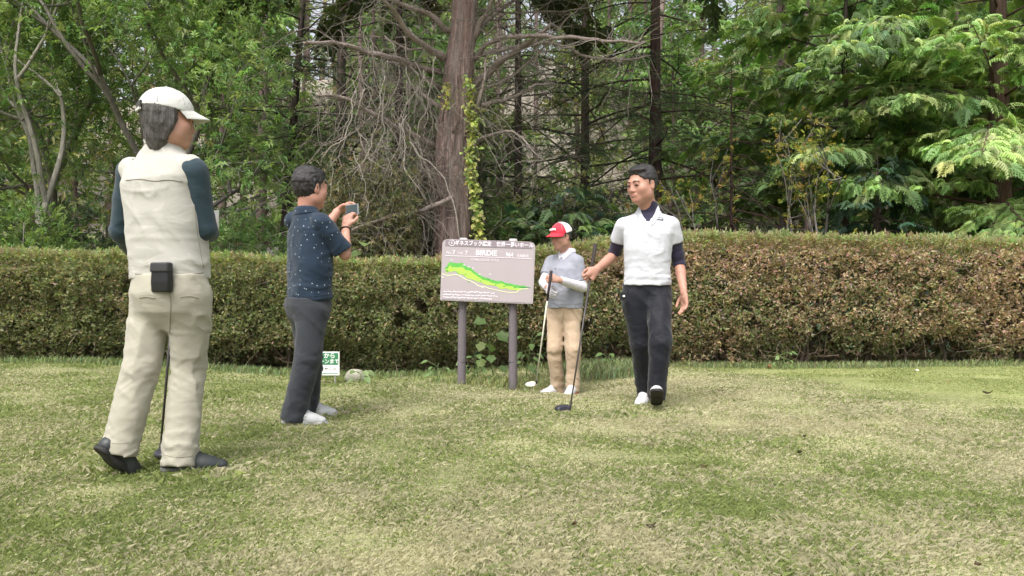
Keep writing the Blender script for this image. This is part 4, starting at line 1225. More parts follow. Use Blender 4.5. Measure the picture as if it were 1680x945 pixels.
    def shirt(s, name, m, sleeve, hem_z, ws, ds, arms_on=(0, 1), sl_r=(.066, .062), fold=.006, seed=0, h=.0075, extra=None, hem_out=.008, shoulder_r=.060, armhole=None):
        pts = np.array([s.neck + [0, 0, .05], s.hip, *[a['sh'] for a in s.arms], *[a['el'] for a in s.arms]], float)
        lo = pts.min(0) - .12; hi = pts.max(0) + .12; lo[2] = min(lo[2], hem_z - .03)
        lo[:2] = np.minimum(lo[:2], s.hip[:2] - .24); hi[:2] = np.maximum(hi[:2], s.hip[:2] + .24)
        zt = s.neck[2]
        def b(F):
            zs = [hem_z - .02, hem_z + (zt - hem_z) * .22, hem_z + (zt - hem_z) * .45, hem_z + (zt - hem_z) * .68, zt - .125, zt - .070, zt + .005]
            t = (np.array(zs) - s.hip[2]) / (s.neck[2] - s.hip[2])
            C_ = s.hip + (s.neck - s.hip) * t[:, None]
            C_ = C_ + s.sf * np.array([.0, .004, .012, .016, .006, -.004, -.008])[:, None]
            mixr = np.clip((t - .1) / .6, 0, 1)[:, None]
            rt = s.hr * (1 - mixr) + s.sr * mixr; fw = s.hf * (1 - mixr) + s.sf * mixr
            rt /= np.linalg.norm(rt, axis=1)[:, None]; fw /= np.linalg.norm(fw, axis=1)[:, None]
            F.loft(C_, rt, fw, [ws[0], ws[1], ws[2], ws[3], ws[3] * .93, ws[3] * .60, .064], [ds[0], ds[1], ds[2], ds[3], ds[3] * .88, ds[3] * .72, .064], .02, p=2.35)
            for i, a in enumerate(s.arms):
                sh, el = np.array(a['sh'], float), np.array(a['el'], float)
                F.cap(s.neck + [0, 0, -.030] + (sh - s.neck) * .22, sh + (s.neck - sh) * .10, .046, shoulder_r * .90, .03)
                if i in arms_on:
                    end = sh + (el - sh) * min(1, sleeve[i]); ax = nrm(el - sh)
                    if sleeve[i] <= 1: F.cap(sh, end + ax * .03, sl_r[0], sl_r[1], .016, cuts=[(end, ax)])
                    else:
                        wr_ = np.array(a['wr'], float); F.cap(sh, el, sl_r[0], sl_r[1], .035); e2 = el + (wr_ - el) * (sleeve[i] - 1); F.cap(el, e2 + nrm(wr_ - el) * .02, sl_r[1], sl_r[1] * .86, .008, cuts=[(e2, wr_ - el)])
                elif armhole is not None:
                    pass
            F.cut([0, 0, hem_z], [0, 0, -1])
            if extra: extra(F)
        base = s.neck
        sr, sf = s.sr, s.sf
        def wr(p):
            q = p - base
            a = q @ sr; bb = q @ sf; z = q[:, 2]
            hgt = np.clip((-z) / (zt - hem_z), 0, 1)
            q = np.stack([a, bb, z], 1); sg = np.sign(a)
            f1 = noise3(q * [6, 5, 8] + seed)
            rA = ridges(np.stack([a * 1 + z * .8 * sg, bb, z - a * .5 * sg], 1), [11, 6, 11], seed + 5)      # from armpit and shoulder
            rB = ridges(q, [5, 4, 22], seed + 9)                                                             # blousing at the waist
            rC = ridges(q, [20, 14, 6], seed + 21)
            arm = ss(.12, .19, np.abs(a))
            f9 = ridges(np.stack([a + z * .5, bb, z], 1), [16, 9, 26], seed + 33, .4, 2)
            return fold * (.45 * f1 - .5 * (rA - .35) * (.6 + .4 * (1 - hgt)) - .55 * (rB - .35) * ss(.45, .95, hgt) - .16 * (rC - .35) - .3 * (f9 - .35) * ss(.25, .8, hgt))
        return s.garment(name, m, h, b, wr, bounds=(lo, hi))
    def collar(s, m, shirt, rad=.064, leaf=.048, stand=.024, v_out=.026, gap=.16, inner=None, point=.014):
        """fold-down collar laid on the shirt: stand, fold and leaf, open in a V at the front"""
        def drop(q):
            ok, loc, n_, _ = shirt.ray_cast(Vector(q - s.base + [0, 0, .25]), Vector((0, 0, -1)))
            return loc[2] + s.base[2] if ok else None
        n = 44; rows = []; bib = []
        ang = np.linspace(gap, 2 * math.pi - gap, n)
        for a in ang:
            fr = max(0, math.cos(a)); dr = s.sf * math.cos(a) + s.sr * math.sin(a)
            r0 = rad + v_out * fr ** 2.2; path = []
            for r_ in np.arange(r0, r0 + .10, .0025):
                q = s.neck + dr * r_; z = drop(q)
                if z is None: break
                path.append([q[0], q[1], z])
            if len(path) < 4: path = [[*(s.neck + dr * (r0 + .003 * k))[:2], s.neck[2] - .03 - .004 * k] for k in range(6)]
            path = np.array(path); path[:, 2] = np.minimum.accumulate(path[:, 2])
            al = np.concatenate([[0], np.cumsum(np.linalg.norm(np.diff(path, axis=0), axis=1))])
            L = leaf + point * fr ** 5
            at = lambda t: np.array([np.interp(t * L, al, path[:, k]) for k in range(3)])
            st = stand * (1 - .72 * fr ** 1.5)
            nrm_ = nrm(dr * .8 + [0, 0, .8])
            p0 = at(0) - dr * .005
            rows.append([p0 - [0, 0, .006], p0 + [0, 0, st * .6], p0 + [0, 0, st] + dr * .002, p0 + [0, 0, st * .95] + dr * .009, at(.25) + nrm_ * (.006 + st * .35), at(.55) + nrm_ * .0075, at(.85) + nrm_ * .0065, at(1) + nrm_ * .006, at(1) + nrm_ * .0005, at(.8) + nrm_ * .001])
        rows = np.array(rows); k = rows.shape[1]
        # smooth along the ring
        for _ in range(3): rows[1:-1] = rows[1:-1] * .5 + .25 * (rows[:-2] + rows[2:])
        i_, j_ = np.meshgrid(np.arange(n - 1), np.arange(k - 1), indexing='ij'); a0 = (i_ * k + j_).ravel()
        o = obj('collar', rows.reshape(-1, 3), [np.stack([a0, a0 + k, a0 + k + 1, a0 + 1], 1)], m, s.root, s.base)
        if inner is not None:     # the dark layer seen in the V
            V, na, nr = [], 15, 8
            for a in np.linspace(-.95, .95, na):
                fr = max(0, math.cos(a)); dr = s.sf * math.cos(a) + s.sr * math.sin(a); r1 = rad + v_out * fr ** 2.2 + .002
                for t in np.linspace(0, 1, nr):
                    q = s.neck + dr * (.056 + (r1 - .056) * t); z = drop(q); z = s.neck[2] if z is None else z
                    V.append([q[0], q[1], min(z, s.neck[2] + .02) + .0035])
            i_, j_ = np.meshgrid(np.arange(na - 1), np.arange(nr - 1), indexing='ij'); a0 = (i_ * nr + j_).ravel()
            obj('undershirt_front', np.array(V), [np.stack([a0, a0 + nr, a0 + nr + 1, a0 + 1], 1)], inner, s.root, s.base)
        return o
    def on_shirt(s, shirt, u, v_):
        d_ = nrm(P(u, v_, 1.0) - [0, 0, CAM_Z]); org = Vector((0, 0, CAM_Z)) - Vector(s.base)
        ok, loc, n_, _ = shirt.ray_cast(org, Vector(d_)); return (np.array(loc) + s.base, np.array(n_)) if ok else None
    def patch(s, shirt, name, u, v_, hw, hh, mt, lift, tilt=.0):
        r_ = s.on_shirt(shirt, u, v_)
        if r_ is None: return
        q, n_ = r_; x = nrm(np.cross([0, 0, 1], n_)); x = x if x[0] > 0 else -x; yv = np.cross(n_, x); yv = yv if yv[2] > 0 else -yv
        x2 = x * math.cos(tilt) - yv * math.sin(tilt); y2 = yv * math.cos(tilt) + x * math.sin(tilt)
        V, Fc = box(q + n_ * lift, [x2, y2, n_], np.array([hw, hh, .0012])); return obj(name, V, [Fc], mt, s.root, s.base, smooth=False)
    def line(s, shirt, name, pts, mt, r_=.0016, n=16):
        """a seam laid along the cloth, given as picture points"""
        P_ = []
        for u, v_ in spline([[*p_, 0] for p_ in pts], n)[:, :2]:
            h_ = s.on_shirt(shirt, u, v_)
            if h_: P_.append(h_[0] + h_[1] * .0005)
        if len(P_) > 2: v, f = tube(np.array(P_), r_, 5); return obj(name, v, f, mt, s.root, s.base)
    def sleeve_tube(s, name, m, i, t0, t1, r0, r1, h=.006, fold=.003):
        """close-fitting sleeve along arm i from t0 to t1 (0 shoulder, 1 elbow, 2 wrist)"""
        a = s.arms[i]; J = [np.array(a[k], float) for k in ('sh', 'el', 'wr')]
        at = lambda t: J[0] + (J[1] - J[0]) * t if t <= 1 else J[1] + (J[2] - J[1]) * (t - 1)
        ts = [t0] + [t for t in (1,) if t0 < t < t1] + [t1]; P_ = [at(t) for t in ts]
        rr = [r0 + (r1 - r0) * (t - t0) / (t1 - t0) for t in ts]
        lo = np.min(P_, axis=0) - .07; hi = np.max(P_, axis=0) + .07
        def b(F):
            for k in range(len(P_) - 1):
                cuts = []
                if k == 0: cuts.append((P_[0], P_[0] - P_[1]))
                if k == len(P_) - 2: cuts.append((P_[-1], P_[-1] - P_[-2]))
                F.cap(P_[k], P_[k + 1], rr[k], rr[k + 1], .012, cuts=cuts)
        ax = nrm(P_[-1] - P_[0])
        return s.garment(name, m, h, b, lambda p: fold * noise3(np.stack([p @ ax * 45, p[:, 0] * 14, p[:, 2] * 14], 1)), bounds=(lo, hi))
    def trousers(s, m, top_z, ws, ds, rad, cuffs, fold=.008, seed=0, h=.0078, seat=.02, kneef=None):
        pts = [s.hip + .2, s.hip - .2] + [l['kn'] for l in s.legs] + [l['an'] for l in s.legs]
        pts = np.array(pts, float); lo = pts.min(0) - .13; hi = pts.max(0) + .13; hi[2] = top_z + .02
        cz = s.hip[2]
        def b(F):
            up = nrm(s.neck - s.hip)
            cs = [s.hip + np.array([0, 0, z]) + s.hf * o_ for z, o_ in ((-.17, -.0), (-.09, -seat * .5), (-.01, -seat * .6), (.06, -seat * .3), (top_z - cz + .03, .0))]
            F.loft(cs, s.hr, s.hf, [ws[0] * .70, ws[0] * .93, ws[0], ws[0] * .98, ws[1]], [ds[0] * .45, ds[0] * .86, ds[0], ds[0] * .97, ds[1]], .03, p=2.3)
            for l, cf in zip(s.legs, cuffs):
                hp, kn, an = [np.array(l[k], float) for k in ('hip', 'kn', 'an')]
                ax = nrm(an - kn); end = an + ax * cf
                F.cap(hp, kn, rad[0], rad[1], .035)
                F.cap(kn, kn + (end - kn) * .5, rad[1], rad[2], .006)
                F.cap(kn + (end - kn) * .5, end + ax * .05, rad[2], rad[3], .006, cuts=[(end, ax)])
            F.cut([0, 0, top_z], [0, 0, 1])
        legs = s.legs
        def wr(p):
            out = np.zeros(len(p))
            kz = np.mean([l['kn'][2] for l in legs]); az_ = np.mean([l['an'][2] for l in legs])
            wk = np.exp(-((p[:, 2] - kz + .03) / .13) ** 2); wc = np.exp(-((p[:, 2] - az_) / .11) ** 2); wh = np.exp(-((p[:, 2] - cz + .10) / .10) ** 2)
            r1 = ridges(p, [6, 6, 15], seed, .4, 2); r2 = ridges(p + np.stack([p[:, 2] * 0, p[:, 2] * 0, p[:, 0] * .6], 1), [6, 6, 22], seed + 4, .4, 2)
            r5 = ridges(p, [12, 12, 2.2], seed + 8, .2, 2); r3 = noise3(p * [7, 7, 9] + seed)
            r6 = ridges(p + np.stack([p[:, 2] * .7, 0 * p[:, 2], p[:, 0] * .7], 1), [9, 9, 12], seed + 13, .4)
            r7 = ridges(p + np.stack([p[:, 2] * .4, 0 * p[:, 2], -p[:, 0] * .5], 1), [15, 15, 30], seed + 17, .5, 2)
            return fold * (.28 * r3 - .3 * (r7 - .35) * (.25 + .8 * wk + .9 * wc) - (r1 - .35) * (.05 + .42 * wk + .5 * wc) - (r2 - .35) * (.0 + .3 * wk + .45 * wc) - (r5 - .35) * (.45 - .3 * wc) - (r6 - .35) * (.22 + .5 * wh))
        return s.garment('trousers', m, h, b, wr, bounds=(lo, hi))
    def shoe(s, l, m_up, m_sole, m_lace=None, L=.275, sc=1.0, logo=None):
        an = np.array(l['an'], float); d = nrm(l['toe']); u_ = nrm(np.array([0, 0, 1.0]) - d * d[2]); r_ = np.cross(d, u_)
        # sole plane sits .085 below the ankle along u_
        o = an - u_ * .085 * sc; Pt = lambda x, y, z: o + (r_ * x + d * y + u_ * z) * sc
        top = Pt(0, 0, .11)
        lo = np.min([Pt(0, -.09, 0), Pt(0, L - .05, 0), top], axis=0) - .06; hi = np.max([Pt(0, -.09, 0), Pt(0, L - .05, 0), top], axis=0) + .06
        par = bpy.data.objects.new('shoe', None)
        F = Field(lo, hi, .005)
        F.cap(Pt(0, -.040, .040), Pt(0, .03, .05), .038, .040, .02, cuts=[(Pt(0, 0, .018), -u_)])
        F.cap(Pt(0, .02, .062), Pt(.004, .115, .030), .040, .036, .03, cuts=[(Pt(0, 0, .018), -u_)])
        F.cap(Pt(0, .030, .085), Pt(0, .058, .072), .026, .026, .02)
        F.cap(Pt(.004, .10, .030), Pt(.006, L - .115, .024), .040, .034, .03, sq=(u_, 1.15), cuts=[(Pt(0, 0, .018), -u_)])
        F.cap(Pt(0, -.032, .05), Pt(0, -.008, .12), .037, .040, .02, cuts=[(Pt(0, -.01, .100), u_ - d * .15)])
        F.cap(Pt(0, -.01, .10), Pt(0, -.01, .14), .026, .026, .003, mode='s')
        v, f = F.mesh(1); up = obj('shoe', v, f, m_up, s.root, s.base)
        F = Field(lo, hi, .005)
        F.cap(Pt(0, -.038, .012), Pt(0, .04, .012), .042, .038, .02, cuts=[(Pt(0, 0, .022), u_), (Pt(0, 0, 0), -u_)])
        F.cap(Pt(0, .03, .012), Pt(.005, L - .115, .012), .037, .045, .03, cuts=[(Pt(0, 0, .022), u_), (Pt(0, 0, 0), -u_)])
        v, f = F.mesh(0)
        so = obj('sole', v, f, m_sole, up, np.zeros(3)); so.data.transform(Matrix.Translation(-Vector(s.base)))
        mb = MB()
        for k in range(5):
            y = .045 + .017 * k; z = .088 - .0095 * k
            pts = [Pt(-.024, y, z - .002), Pt(0, y + .008, z + .013), Pt(.024, y, z - .002)]
            v, f = tube(spline(pts, 6), .0028, 5); mb.add(v, f)
        la = mb.build('laces', m_lace or m_up, up, np.zeros(3)); la.data.transform(Matrix.Translation(-Vector(s.base)))
        if logo:
            mb = MB()
            for sd in (-1, 1):
                for k in range(2):
                    pts = [Pt(sd * .041, .01 + .03 * k, .03), Pt(sd * .043, .045 + .025 * k, .055)]
                    v, f = tube(np.array(pts), .003, 4); mb.add(v, f)
            la = mb.build('stripes', logo, up, np.zeros(3)); la.data.transform(Matrix.Translation(-Vector(s.base)))
        return up

def golf_club(label, top, head, shaft_m, grip_m, head_m, face_dir, grip_len=.27, size=1.0, wood=True, group='golf clubs'):
    """top of the grip and the point where the shaft enters the head"""
    top = np.array(top); head = np.array(head); ax = nrm(head - top)
    root = thing('golf_club', label, 'golf club', tuple(head), group)
    v, f = tube(np.array([top, top + ax * .01, top + ax * grip_len * .5, top + ax * grip_len]), [.0125, .0145, .0125, .0105], 14); obj('grip', v, f, grip_m, root, head)
    v, f = tube(np.array([top + ax * grip_len * .98, top + (head - top) * .6, head]), [.0078, .0065, .0046], 12); obj('shaft', v, f, shaft_m, root, head)
    fd = nrm([face_dir[0], face_dir[1], 0]); bk = -fd; rt = nrm(np.cross([0, 0, 1], fd))
    # the body of the head lies away from the hosel along side, deep towards the back
    side = nrm(np.array([*face_dir[2:4], 0])) if len(face_dir) > 2 else rt
    c = head + side * .045 * size + bk * .022 * size - [0, 0, .012]
    lo = c - .11; hi = c + .11
    F = Field(lo, hi, .004)
    Rm = np.stack([side, fd, [0, 0, 1.0]])
    F.ell(c, Rm, (.058 * size, .052 * size, .028 * size), .002, cuts=[(c + fd * .034 * size, fd + [0, 0, .12]), (c - [0, 0, .019 * size], [0, 0, -1])])
    F.cap(head + ax * .0, c - side * .02 + [0, 0, .008], .0075, .016, .014)
    v, f = F.mesh(1); obj('club_head', v, f, head_m, root, head)
    v, f = tube(np.array([head - ax * .035, head + ax * .005]), [.0072, .0080], 10); obj('ferrule', v, f, mat('ferrule', (.02, .02, .02), rough=.3, var=0), root, head)
    return root
# ------------------------------------------------------------------ the people
W_POLO = cloth('white_polo', (.56, .57, .62), var=.03, bump=.3)
NAVY_U = cloth('navy_undershirt', (.030, .026, .055), rough=.6, var=.1)
NAVY_T = cloth('navy_trousers', (.009, .010, .016), rough=.6, var=.12, bump=.25)
SH_W = mat('white_leather', (.56, .55, .57), rough=.5, var=.12, vscale=14, bump=.1, bscale=80)
SOLE_D = mat('black_rubber', (.018, .017, .017), rough=.6, var=.3, bump=.6, bscale=120)
GREY_D = mat('dark_detail', (.05, .05, .055), rough=.5, var=.1)
BLACK = mat('black_plastic', (.012, .012, .014), rough=.4, var=.2)
WHITE_P = mat('white_plastic', (.8, .8, .78), rough=.35, var=.02)

def walking_man():
    Y = 5.6
    sh1 = P(1022, 371, 5.66); sh2 = P(1102, 370, 5.58)
    arms = [dict(sh=sh1, el=P(1007, 419, 5.80), wr=P(979, 442, 5.60), hd=[-.62, -.45, -.64], n=[-.45, .72, -.1], side=-1, curl=(.75, 1.25, .9), thumb=.9),
            dict(sh=sh2, el=P(1114, 432, 5.66), wr=P(1122, 480, 5.52), hd=[.06, -.10, -1], n=[-.9, -.35, 0], side=1, curl=(.28, .38, .3), thumb=.35)]
    legs = [dict(hip=P(1042, 492, 5.62), kn=P(1050, 563, 5.62), an=P(1059, 642, 5.78), toe=[-.42, -.90, -.12]),
            dict(hip=P(1080, 492, 5.58), kn=P(1084, 562, 5.42), an=P(1077, 640, 5.46), toe=[-.12, -.85, .46])]
    b = P(1066, 667, 5.6); b[2] = float(ground_z(b[0], 5.6))
    p = Person('golfer walking forward in a white polo with a dark undershirt and navy trousers', b, 'golfers on the tee', P(1054, 304, 5.56), [-.80, -.60, -.10], 1.10, P(1064, 344, 5.61), [-.20, -.98], P(1061, 480, 5.62), [-.12, -.99], arms, legs, SKIN)
    p.body()
    p.hair(HAIR, fr=.078, vol=.0075, amp=.004)
    # dark mock neck under the open collar
    F = Field(p.neck - .1, p.neck + .1, .005); F.cap(p.neck - [0, 0, .05], p.neck + [0, 0, .060] + p.sf * .010, .065, .0655, .01, cuts=[(p.neck + [0, 0, .040] + p.sf * .012, [.05, .30, 1])]); v, f = F.mesh(1); obj('mock_neck', v, f, NAVY_U, p.root, p.base)
    sh = p.shirt('polo_shirt', W_POLO, (.50, .44), P(0, 468, 5.6)[2], [.170, .162, .168, .170], [.122, .118, .125, .118], sl_r=(.059, .061), fold=.011, seed=3, h=.0065)
    p.collar(W_POLO, sh, inner=NAVY_U, leaf=.040)
    SEAM = mat('white_seam', (.55, .55, .60), rough=.8, var=.02)
    p.line(sh, 'placket_edge', [(1059, 366), (1059.5, 376), (1060, 388)], SEAM, .0014); p.line(sh, 'placket_edge', [(1065, 366), (1065.5, 376), (1066, 388)], SEAM, .0014)
    p.patch(sh, 'button', 1062, 371, .005, .005, SEAM, .001); p.patch(sh, 'button', 1062.5, 381, .005, .005, SEAM, .001)
    p.line(sh, 'armhole_seam', [(1092, 352), (1096, 368), (1097, 386), (1099, 396)], SEAM, .0014); p.line(sh, 'armhole_seam', [(1030, 352), (1025, 368), (1023, 384), (1022, 396)], SEAM, .0014)
    p.sleeve_tube('undersleeve', NAVY_U, 0, .30, .93, .051, .046); p.sleeve_tube('undersleeve', NAVY_U, 1, .30, 1.14, .052, .045)
    tr = p.trousers(NAVY_T, P(0, 464, 5.6)[2], [.170, .160], [.122, .118], (.092, .070, .062, .060), (.062, .050), fold=.015, seed=2)
    ST_ = mat('trouser_seam', (.006, .006, .010), rough=.9)
    p.line(tr, 'fly_seam', [(1064, 470), (1064, 482), (1061, 494)], ST_, .0016); p.line(tr, 'pocket_seam', [(1031, 472), (1029, 482), (1025, 492)], ST_, .0018); p.line(tr, 'pocket_seam', [(1093, 471), (1096, 482), (1100, 491)], ST_, .0018)
    # belt
    z = P(0, 468, 5.6)[2]
    for l in p.legs: p.shoe(l, SH_W, SOLE_D, mat('lace_grey', (.35, .35, .37), rough=.8), logo=GREY_D)
    p.patch(sh, 'chest_badge', 1079, 359, .040, .011, GREY_D, .003, .06)
    p.patch(sh, 'badge_bar', 1079, 359, .034, .0055, mat('badge_grey', (.42, .42, .45), rough=.6), .005, .06)
    # placket with a button
    # belt clip with ball marker
    V, Fc = box(P(1021, 486, 5.50), [[1, 0, 0], [0, 1, 0], [0, 0, 1]], np.array([.016, .012, .028])); obj('belt_pouch', V, [Fc], BLACK, p.root, p.base, smooth=False)
    V, Fc = tube(np.array([P(1023, 486, 5.485), P(1024, 486, 5.475)]), .008, 10); obj('ball_marker', V, Fc, WHITE_P, p.root, p.base)
    golf_club('black driver trailing from the right hand of the walking golfer in white', P(977, 400, 5.64), P(935.5, 668, 5.32), mat('graphite', (.05, .045, .045), rough=.35, var=.3), mat('grip_brown', (.045, .035, .033), rough=.8, var=.3, bump=.5, bscale=200), mat('driver_black', (.035, .033, .045), rough=.28, var=.1), (.35, -.93, -.95, -.30), size=1.0)
walking_man()

def capped_man():
    g = float(ground_z(.5, 7.35))
    dz = np.array([0, 0, g + .19])
    Q = lambda u, v, Y: P(u, v, Y) + dz
    arms = [dict(sh=P(905, 431, 7.50), el=P(892, 464, 7.42), wr=P(898, 471, 7.17), hd=[.25, -.55, -.55], n=[.75, .1, -.3], side=1, curl=(.9, 1.2, .9), thumb=.9),
            dict(sh=P(947, 430, 7.30), el=P(955, 471, 7.28), wr=P(916, 459, 7.06), hd=[-.88, -.15, .15], n=[-.1, .75, -.5], side=-1, curl=(.9, 1.2, .9), thumb=.9)]
    legs = [dict(hip=P(913, 515, 7.42), kn=P(910, 573, 7.32), an=P(914, 633, 7.42), toe=[-.90, -.42, -.05]),
            dict(hip=P(938, 515, 7.36), kn=P(940, 573, 7.26), an=P(940, 632, 7.30), toe=[-.35, -.93, -.08])]
    b = P(925, 650, 7.4); b[2] = g
    p = Person('golfer in a red and white cap, grey polo over white sleeves and beige trousers', b, 'golfers on the tee', P(921, 389, 7.36), [-.80, -.60, -.16], .98, P(931, 413, 7.40), [-.62, -.78], P(927, 505, 7.38), [-.5, -.86], arms, legs, SKIN2)
    p.body()
    p.hair(HAIR_G, fr=.05, vol=.004, amp=.0025, capped=True)
    RED = cloth('red_cap', (.62, .035, .06), rough=.7); MESH = cloth('white_mesh', (.78, .74, .74), rough=.8)
    p.cap_hat(RED, MESH, RED, visor_drop=.022, split=.012)
    mb = MB()      # white lettering patch across the front of the cap
    for i in range(9):
        a = R(-24 + 6 * i); q = p.H(math.sin(a) * .0962, -.008 + math.cos(a) * .1155, .083 + .003 * (i % 2)); n_ = nrm(p.r * math.sin(a) + p.f * math.cos(a) + p.u * .45)
        V, Fc = box(q + n_ * .001, [nrm(np.cross(n_, p.u)), nrm(np.cross(nrm(np.cross(n_, p.u)), n_)), n_], np.array([.0042, .010 - .002 * (i % 3), .0012])); mb.add(V, Fc)
    mb.build('cap_emblem', WHITE_P, p.root, p.base, smooth=False)
    GREY = cloth('grey_polo', (.28, .29, .34), var=.06); WSL = cloth('white_sleeve', (.66, .64, .70), rough=.75, var=.03); BEIGE = cloth('beige_twill', (.47, .355, .25), var=.07)
    sh = p.shirt('polo_shirt', GREY, (.62, .78), P(0, 505, 7.4)[2], [.158, .168, .175, .175], [.128, .135, .130, .118], sl_r=(.064, .064), fold=.012, seed=8)
    F = Field(p.neck - .1, p.neck + .1, .005); F.cap(p.neck - [0, 0, .04], p.neck + [0, 0, .035] + p.sf * .01, .067, .062, .01, cuts=[(p.neck + [0, 0, .032] + p.sf * .012, [.0, 0, 1])]); v, f = F.mesh(1); obj('white_neck', v, f, WSL, p.root, p.base)
    p.collar(WSL, sh, rad=.064, leaf=.022, point=.014, v_out=.018, inner=WSL)
    p.sleeve_tube('undersleeve', WSL, 0, .5, 1.97, .050, .036); p.sleeve_tube('undersleeve', WSL, 1, .6, 1.93, .052, .036)
    # white glove on the right hand: a slightly larger hand over the body's hand
    a = p.arms[0]; c = np.array(a['wr']) + nrm(a['hd']) * .08
    F = Field(c - .13, c + .13, .004); p.hand(F, a['wr'], a['hd'], a['n'], a['side'], a['curl'], sc=1.10, thumb=a['thumb']); v, f = F.mesh(1); obj('glove', v, f, WSL, p.root, p.base)
    tr = p.trousers(BEIGE, P(0, 502, 7.4)[2], [.158, .150], [.125, .118], (.084, .068, .062, .062), (.052, .050), fold=.015, seed=5)
    SB = mat('beige_seam', (.26, .19, .13), rough=.9)
    p.line(tr, 'fly_seam', [(924, 508), (924, 520), (922, 530)], SB, .0018); p.line(tr, 'pocket_seam', [(938, 508), (942, 516), (948, 524)], SB, .0018); p.line(tr, 'side_seam', [(950, 520), (952, 560), (951, 600), (950, 625)], SB, .0014, 24)
    PINK = mat('pale_red_sole', (.50, .16, .13), rough=.7, var=.2)
    for l in p.legs: p.shoe(l, SH_W, PINK, SH_W)
    for (u, v_) in ((911, 441), (909, 455)):
        V, Fc = tube(np.array([P(u, v_, 7.265), P(u - .3, v_, 7.252)]), .006, 8); obj('button', V, Fc, GREY_D, p.root, p.base)
    golf_club('pale shafted club with a white head held upright by the golfer in the red cap', P(904.5, 444, 7.00), P(879.5, 629, 7.18), mat('cream_shaft', (.60, .58, .46), rough=.35, var=.1), mat('grip_dark', (.06, .045, .05), rough=.8, var=.2), mat('club_white', (.74, .72, .62), rough=.3, var=.08), (.2, -.98, -.98, .1), size=.9)
capped_man()

def camera_man():
    arms = [dict(sh=P(482, 362, 5.22), el=P(530, 378, 5.42), wr=P(556, 345, 5.52), hd=[.80, .1, .35], n=[.3, -.5, -.8], side=-1, curl=(.5, .7, .6), thumb=.5),
            dict(sh=P(528, 366, 4.96), el=P(566, 417, 5.02), wr=P(567, 374, 5.18), hd=[.12, .30, .92], n=[.45, .75, -.2], side=-1, curl=(.65, .9, .7), thumb=.5)]
    legs = [dict(hip=P(500, 512, 5.14), kn=P(508, 586, 5.16), an=P(505, 662, 5.24), toe=[.93, .30, -.04]),
            dict(hip=P(513, 512, 4.98), kn=P(504, 590, 4.92), an=P(484, 673, 4.90), toe=[.96, .22, -.06])]
    b = P(498, 696, 5.05); b[2] = float(ground_z(b[0], 5.05))
    p = Person('golfer in a dark navy polo with white dots holding up a phone, seen from behind', b, 'golfers on the tee', P(509, 310, 5.06), [.66, .74, -.02], 1.08, P(504, 346, 5.06), [.72, .69], P(508, 498, 5.06), [.82, .57], arms, legs, SKIN)
    p.body(); p.hair(HAIR, fr=.072, vol=.010, amp=.006)
    # navy polo with small white dots
    m = cloth('navy_dotted', (.014, .028, .050), rough=.8, var=.15)
    nt = m.node_tree; vo = N(m, 'ShaderNodeTexVoronoi', Scale=36.0, Randomness=.7); tc = [n for n in nt.nodes if n.type == 'TEX_COORD'][0]; nt.links.new(tc.outputs['Object'], vo.inputs['Vector'])
    lt = N(m, 'ShaderNodeMath', operation='LESS_THAN'); lt.inputs[1].default_value = .14; nt.links.new(vo.outputs['Distance'], lt.inputs[0])
    mx = N(m, 'ShaderNodeMix', data_type='RGBA'); bs = nt.nodes['Principled BSDF']; src = bs.inputs['Base Color'].links[0].from_socket
    nt.links.new(lt.outputs[0], mx.inputs[0]); nt.links.new(src, mx.inputs[6]); mx.inputs[7].default_value = (.30, .38, .42, 1); nt.links.new(mx.outputs[2], bs.inputs['Base Color'])
    sh = p.shirt('polo_shirt', m, (.95, .92), P(0, 492, 5.05)[2], [.168, .165, .175, .178], [.132, .128, .128, .122], sl_r=(.066, .066), fold=.013, seed=12)
    p.collar(m, sh, leaf=.042)
    p.line(sh, 'yoke_seam', [(468, 372), (485, 374), (505, 375), (522, 376)], mat('navy_seam', (.012, .022, .04)), .0016); p.line(sh, 'hem_seam', [(466, 484), (490, 486), (515, 486), (540, 484)], mat('navy_seam'), .0016)
    T = cloth('charcoal_trousers', (.032, .036, .042), var=.1)
    p.trousers(T, P(0, 488, 5.05)[2], [.160, .155], [.140, .122], (.096, .080, .074, .070), (.062, .060), fold=.013, seed=9)
    SHG = mat('light_grey_shoe', (.42, .43, .43), rough=.6, var=.1, vscale=14); SG = mat('grey_sole', (.30, .30, .29), rough=.7)
    for l in p.legs: p.shoe(l, SHG, SG, SHG, logo=GREY_D)
    w0 = np.array(arms[1]['wr']); ax = nrm(w0 - arms[1]['el'])
    th = np.linspace(0, 2 * math.pi, 20); s1 = nrm(np.cross(ax, [1, 0, 0])); s2 = np.cross(ax, s1)
    v, f = tube(w0 - ax * .02 + .031 * (np.cos(th)[:, None] * s1 + np.sin(th)[:, None] * s2), .005, 6, cap=False); obj('wristband', v, f, BLACK, p.root, p.base)
    # the phone he holds
    c = P(578, 344, 5.40); fw = nrm([.72, .69, .05]); rt = nrm(np.cross(fw, [0, 0, 1])); up = np.cross(rt, fw)
    root = thing('phone', 'phone held up sideways by the golfer in the dotted polo', 'phone', tuple(c))
    V, Fc = box(c, [rt, up, fw], np.array([.074, .036, .0045])); obj('phone_body', V, [Fc], mat('phone_silver', (.35, .36, .38), rough=.3, var=0), root, c, smooth=False)
    V, Fc = box(c - fw * .0052, [rt, up, fw], np.array([.069, .032, .0008])); obj('screen', V, [Fc], mat('phone_screen', (.05, .08, .09), rough=.1, var=0), root, c, smooth=False)
    V, Fc = box(c + fw * .0055 + rt * .055 + up * .016, [rt, up, fw], np.array([.013, .013, .0015])); obj('camera_bump', V, [Fc], BLACK, root, c, smooth=False)
camera_man()

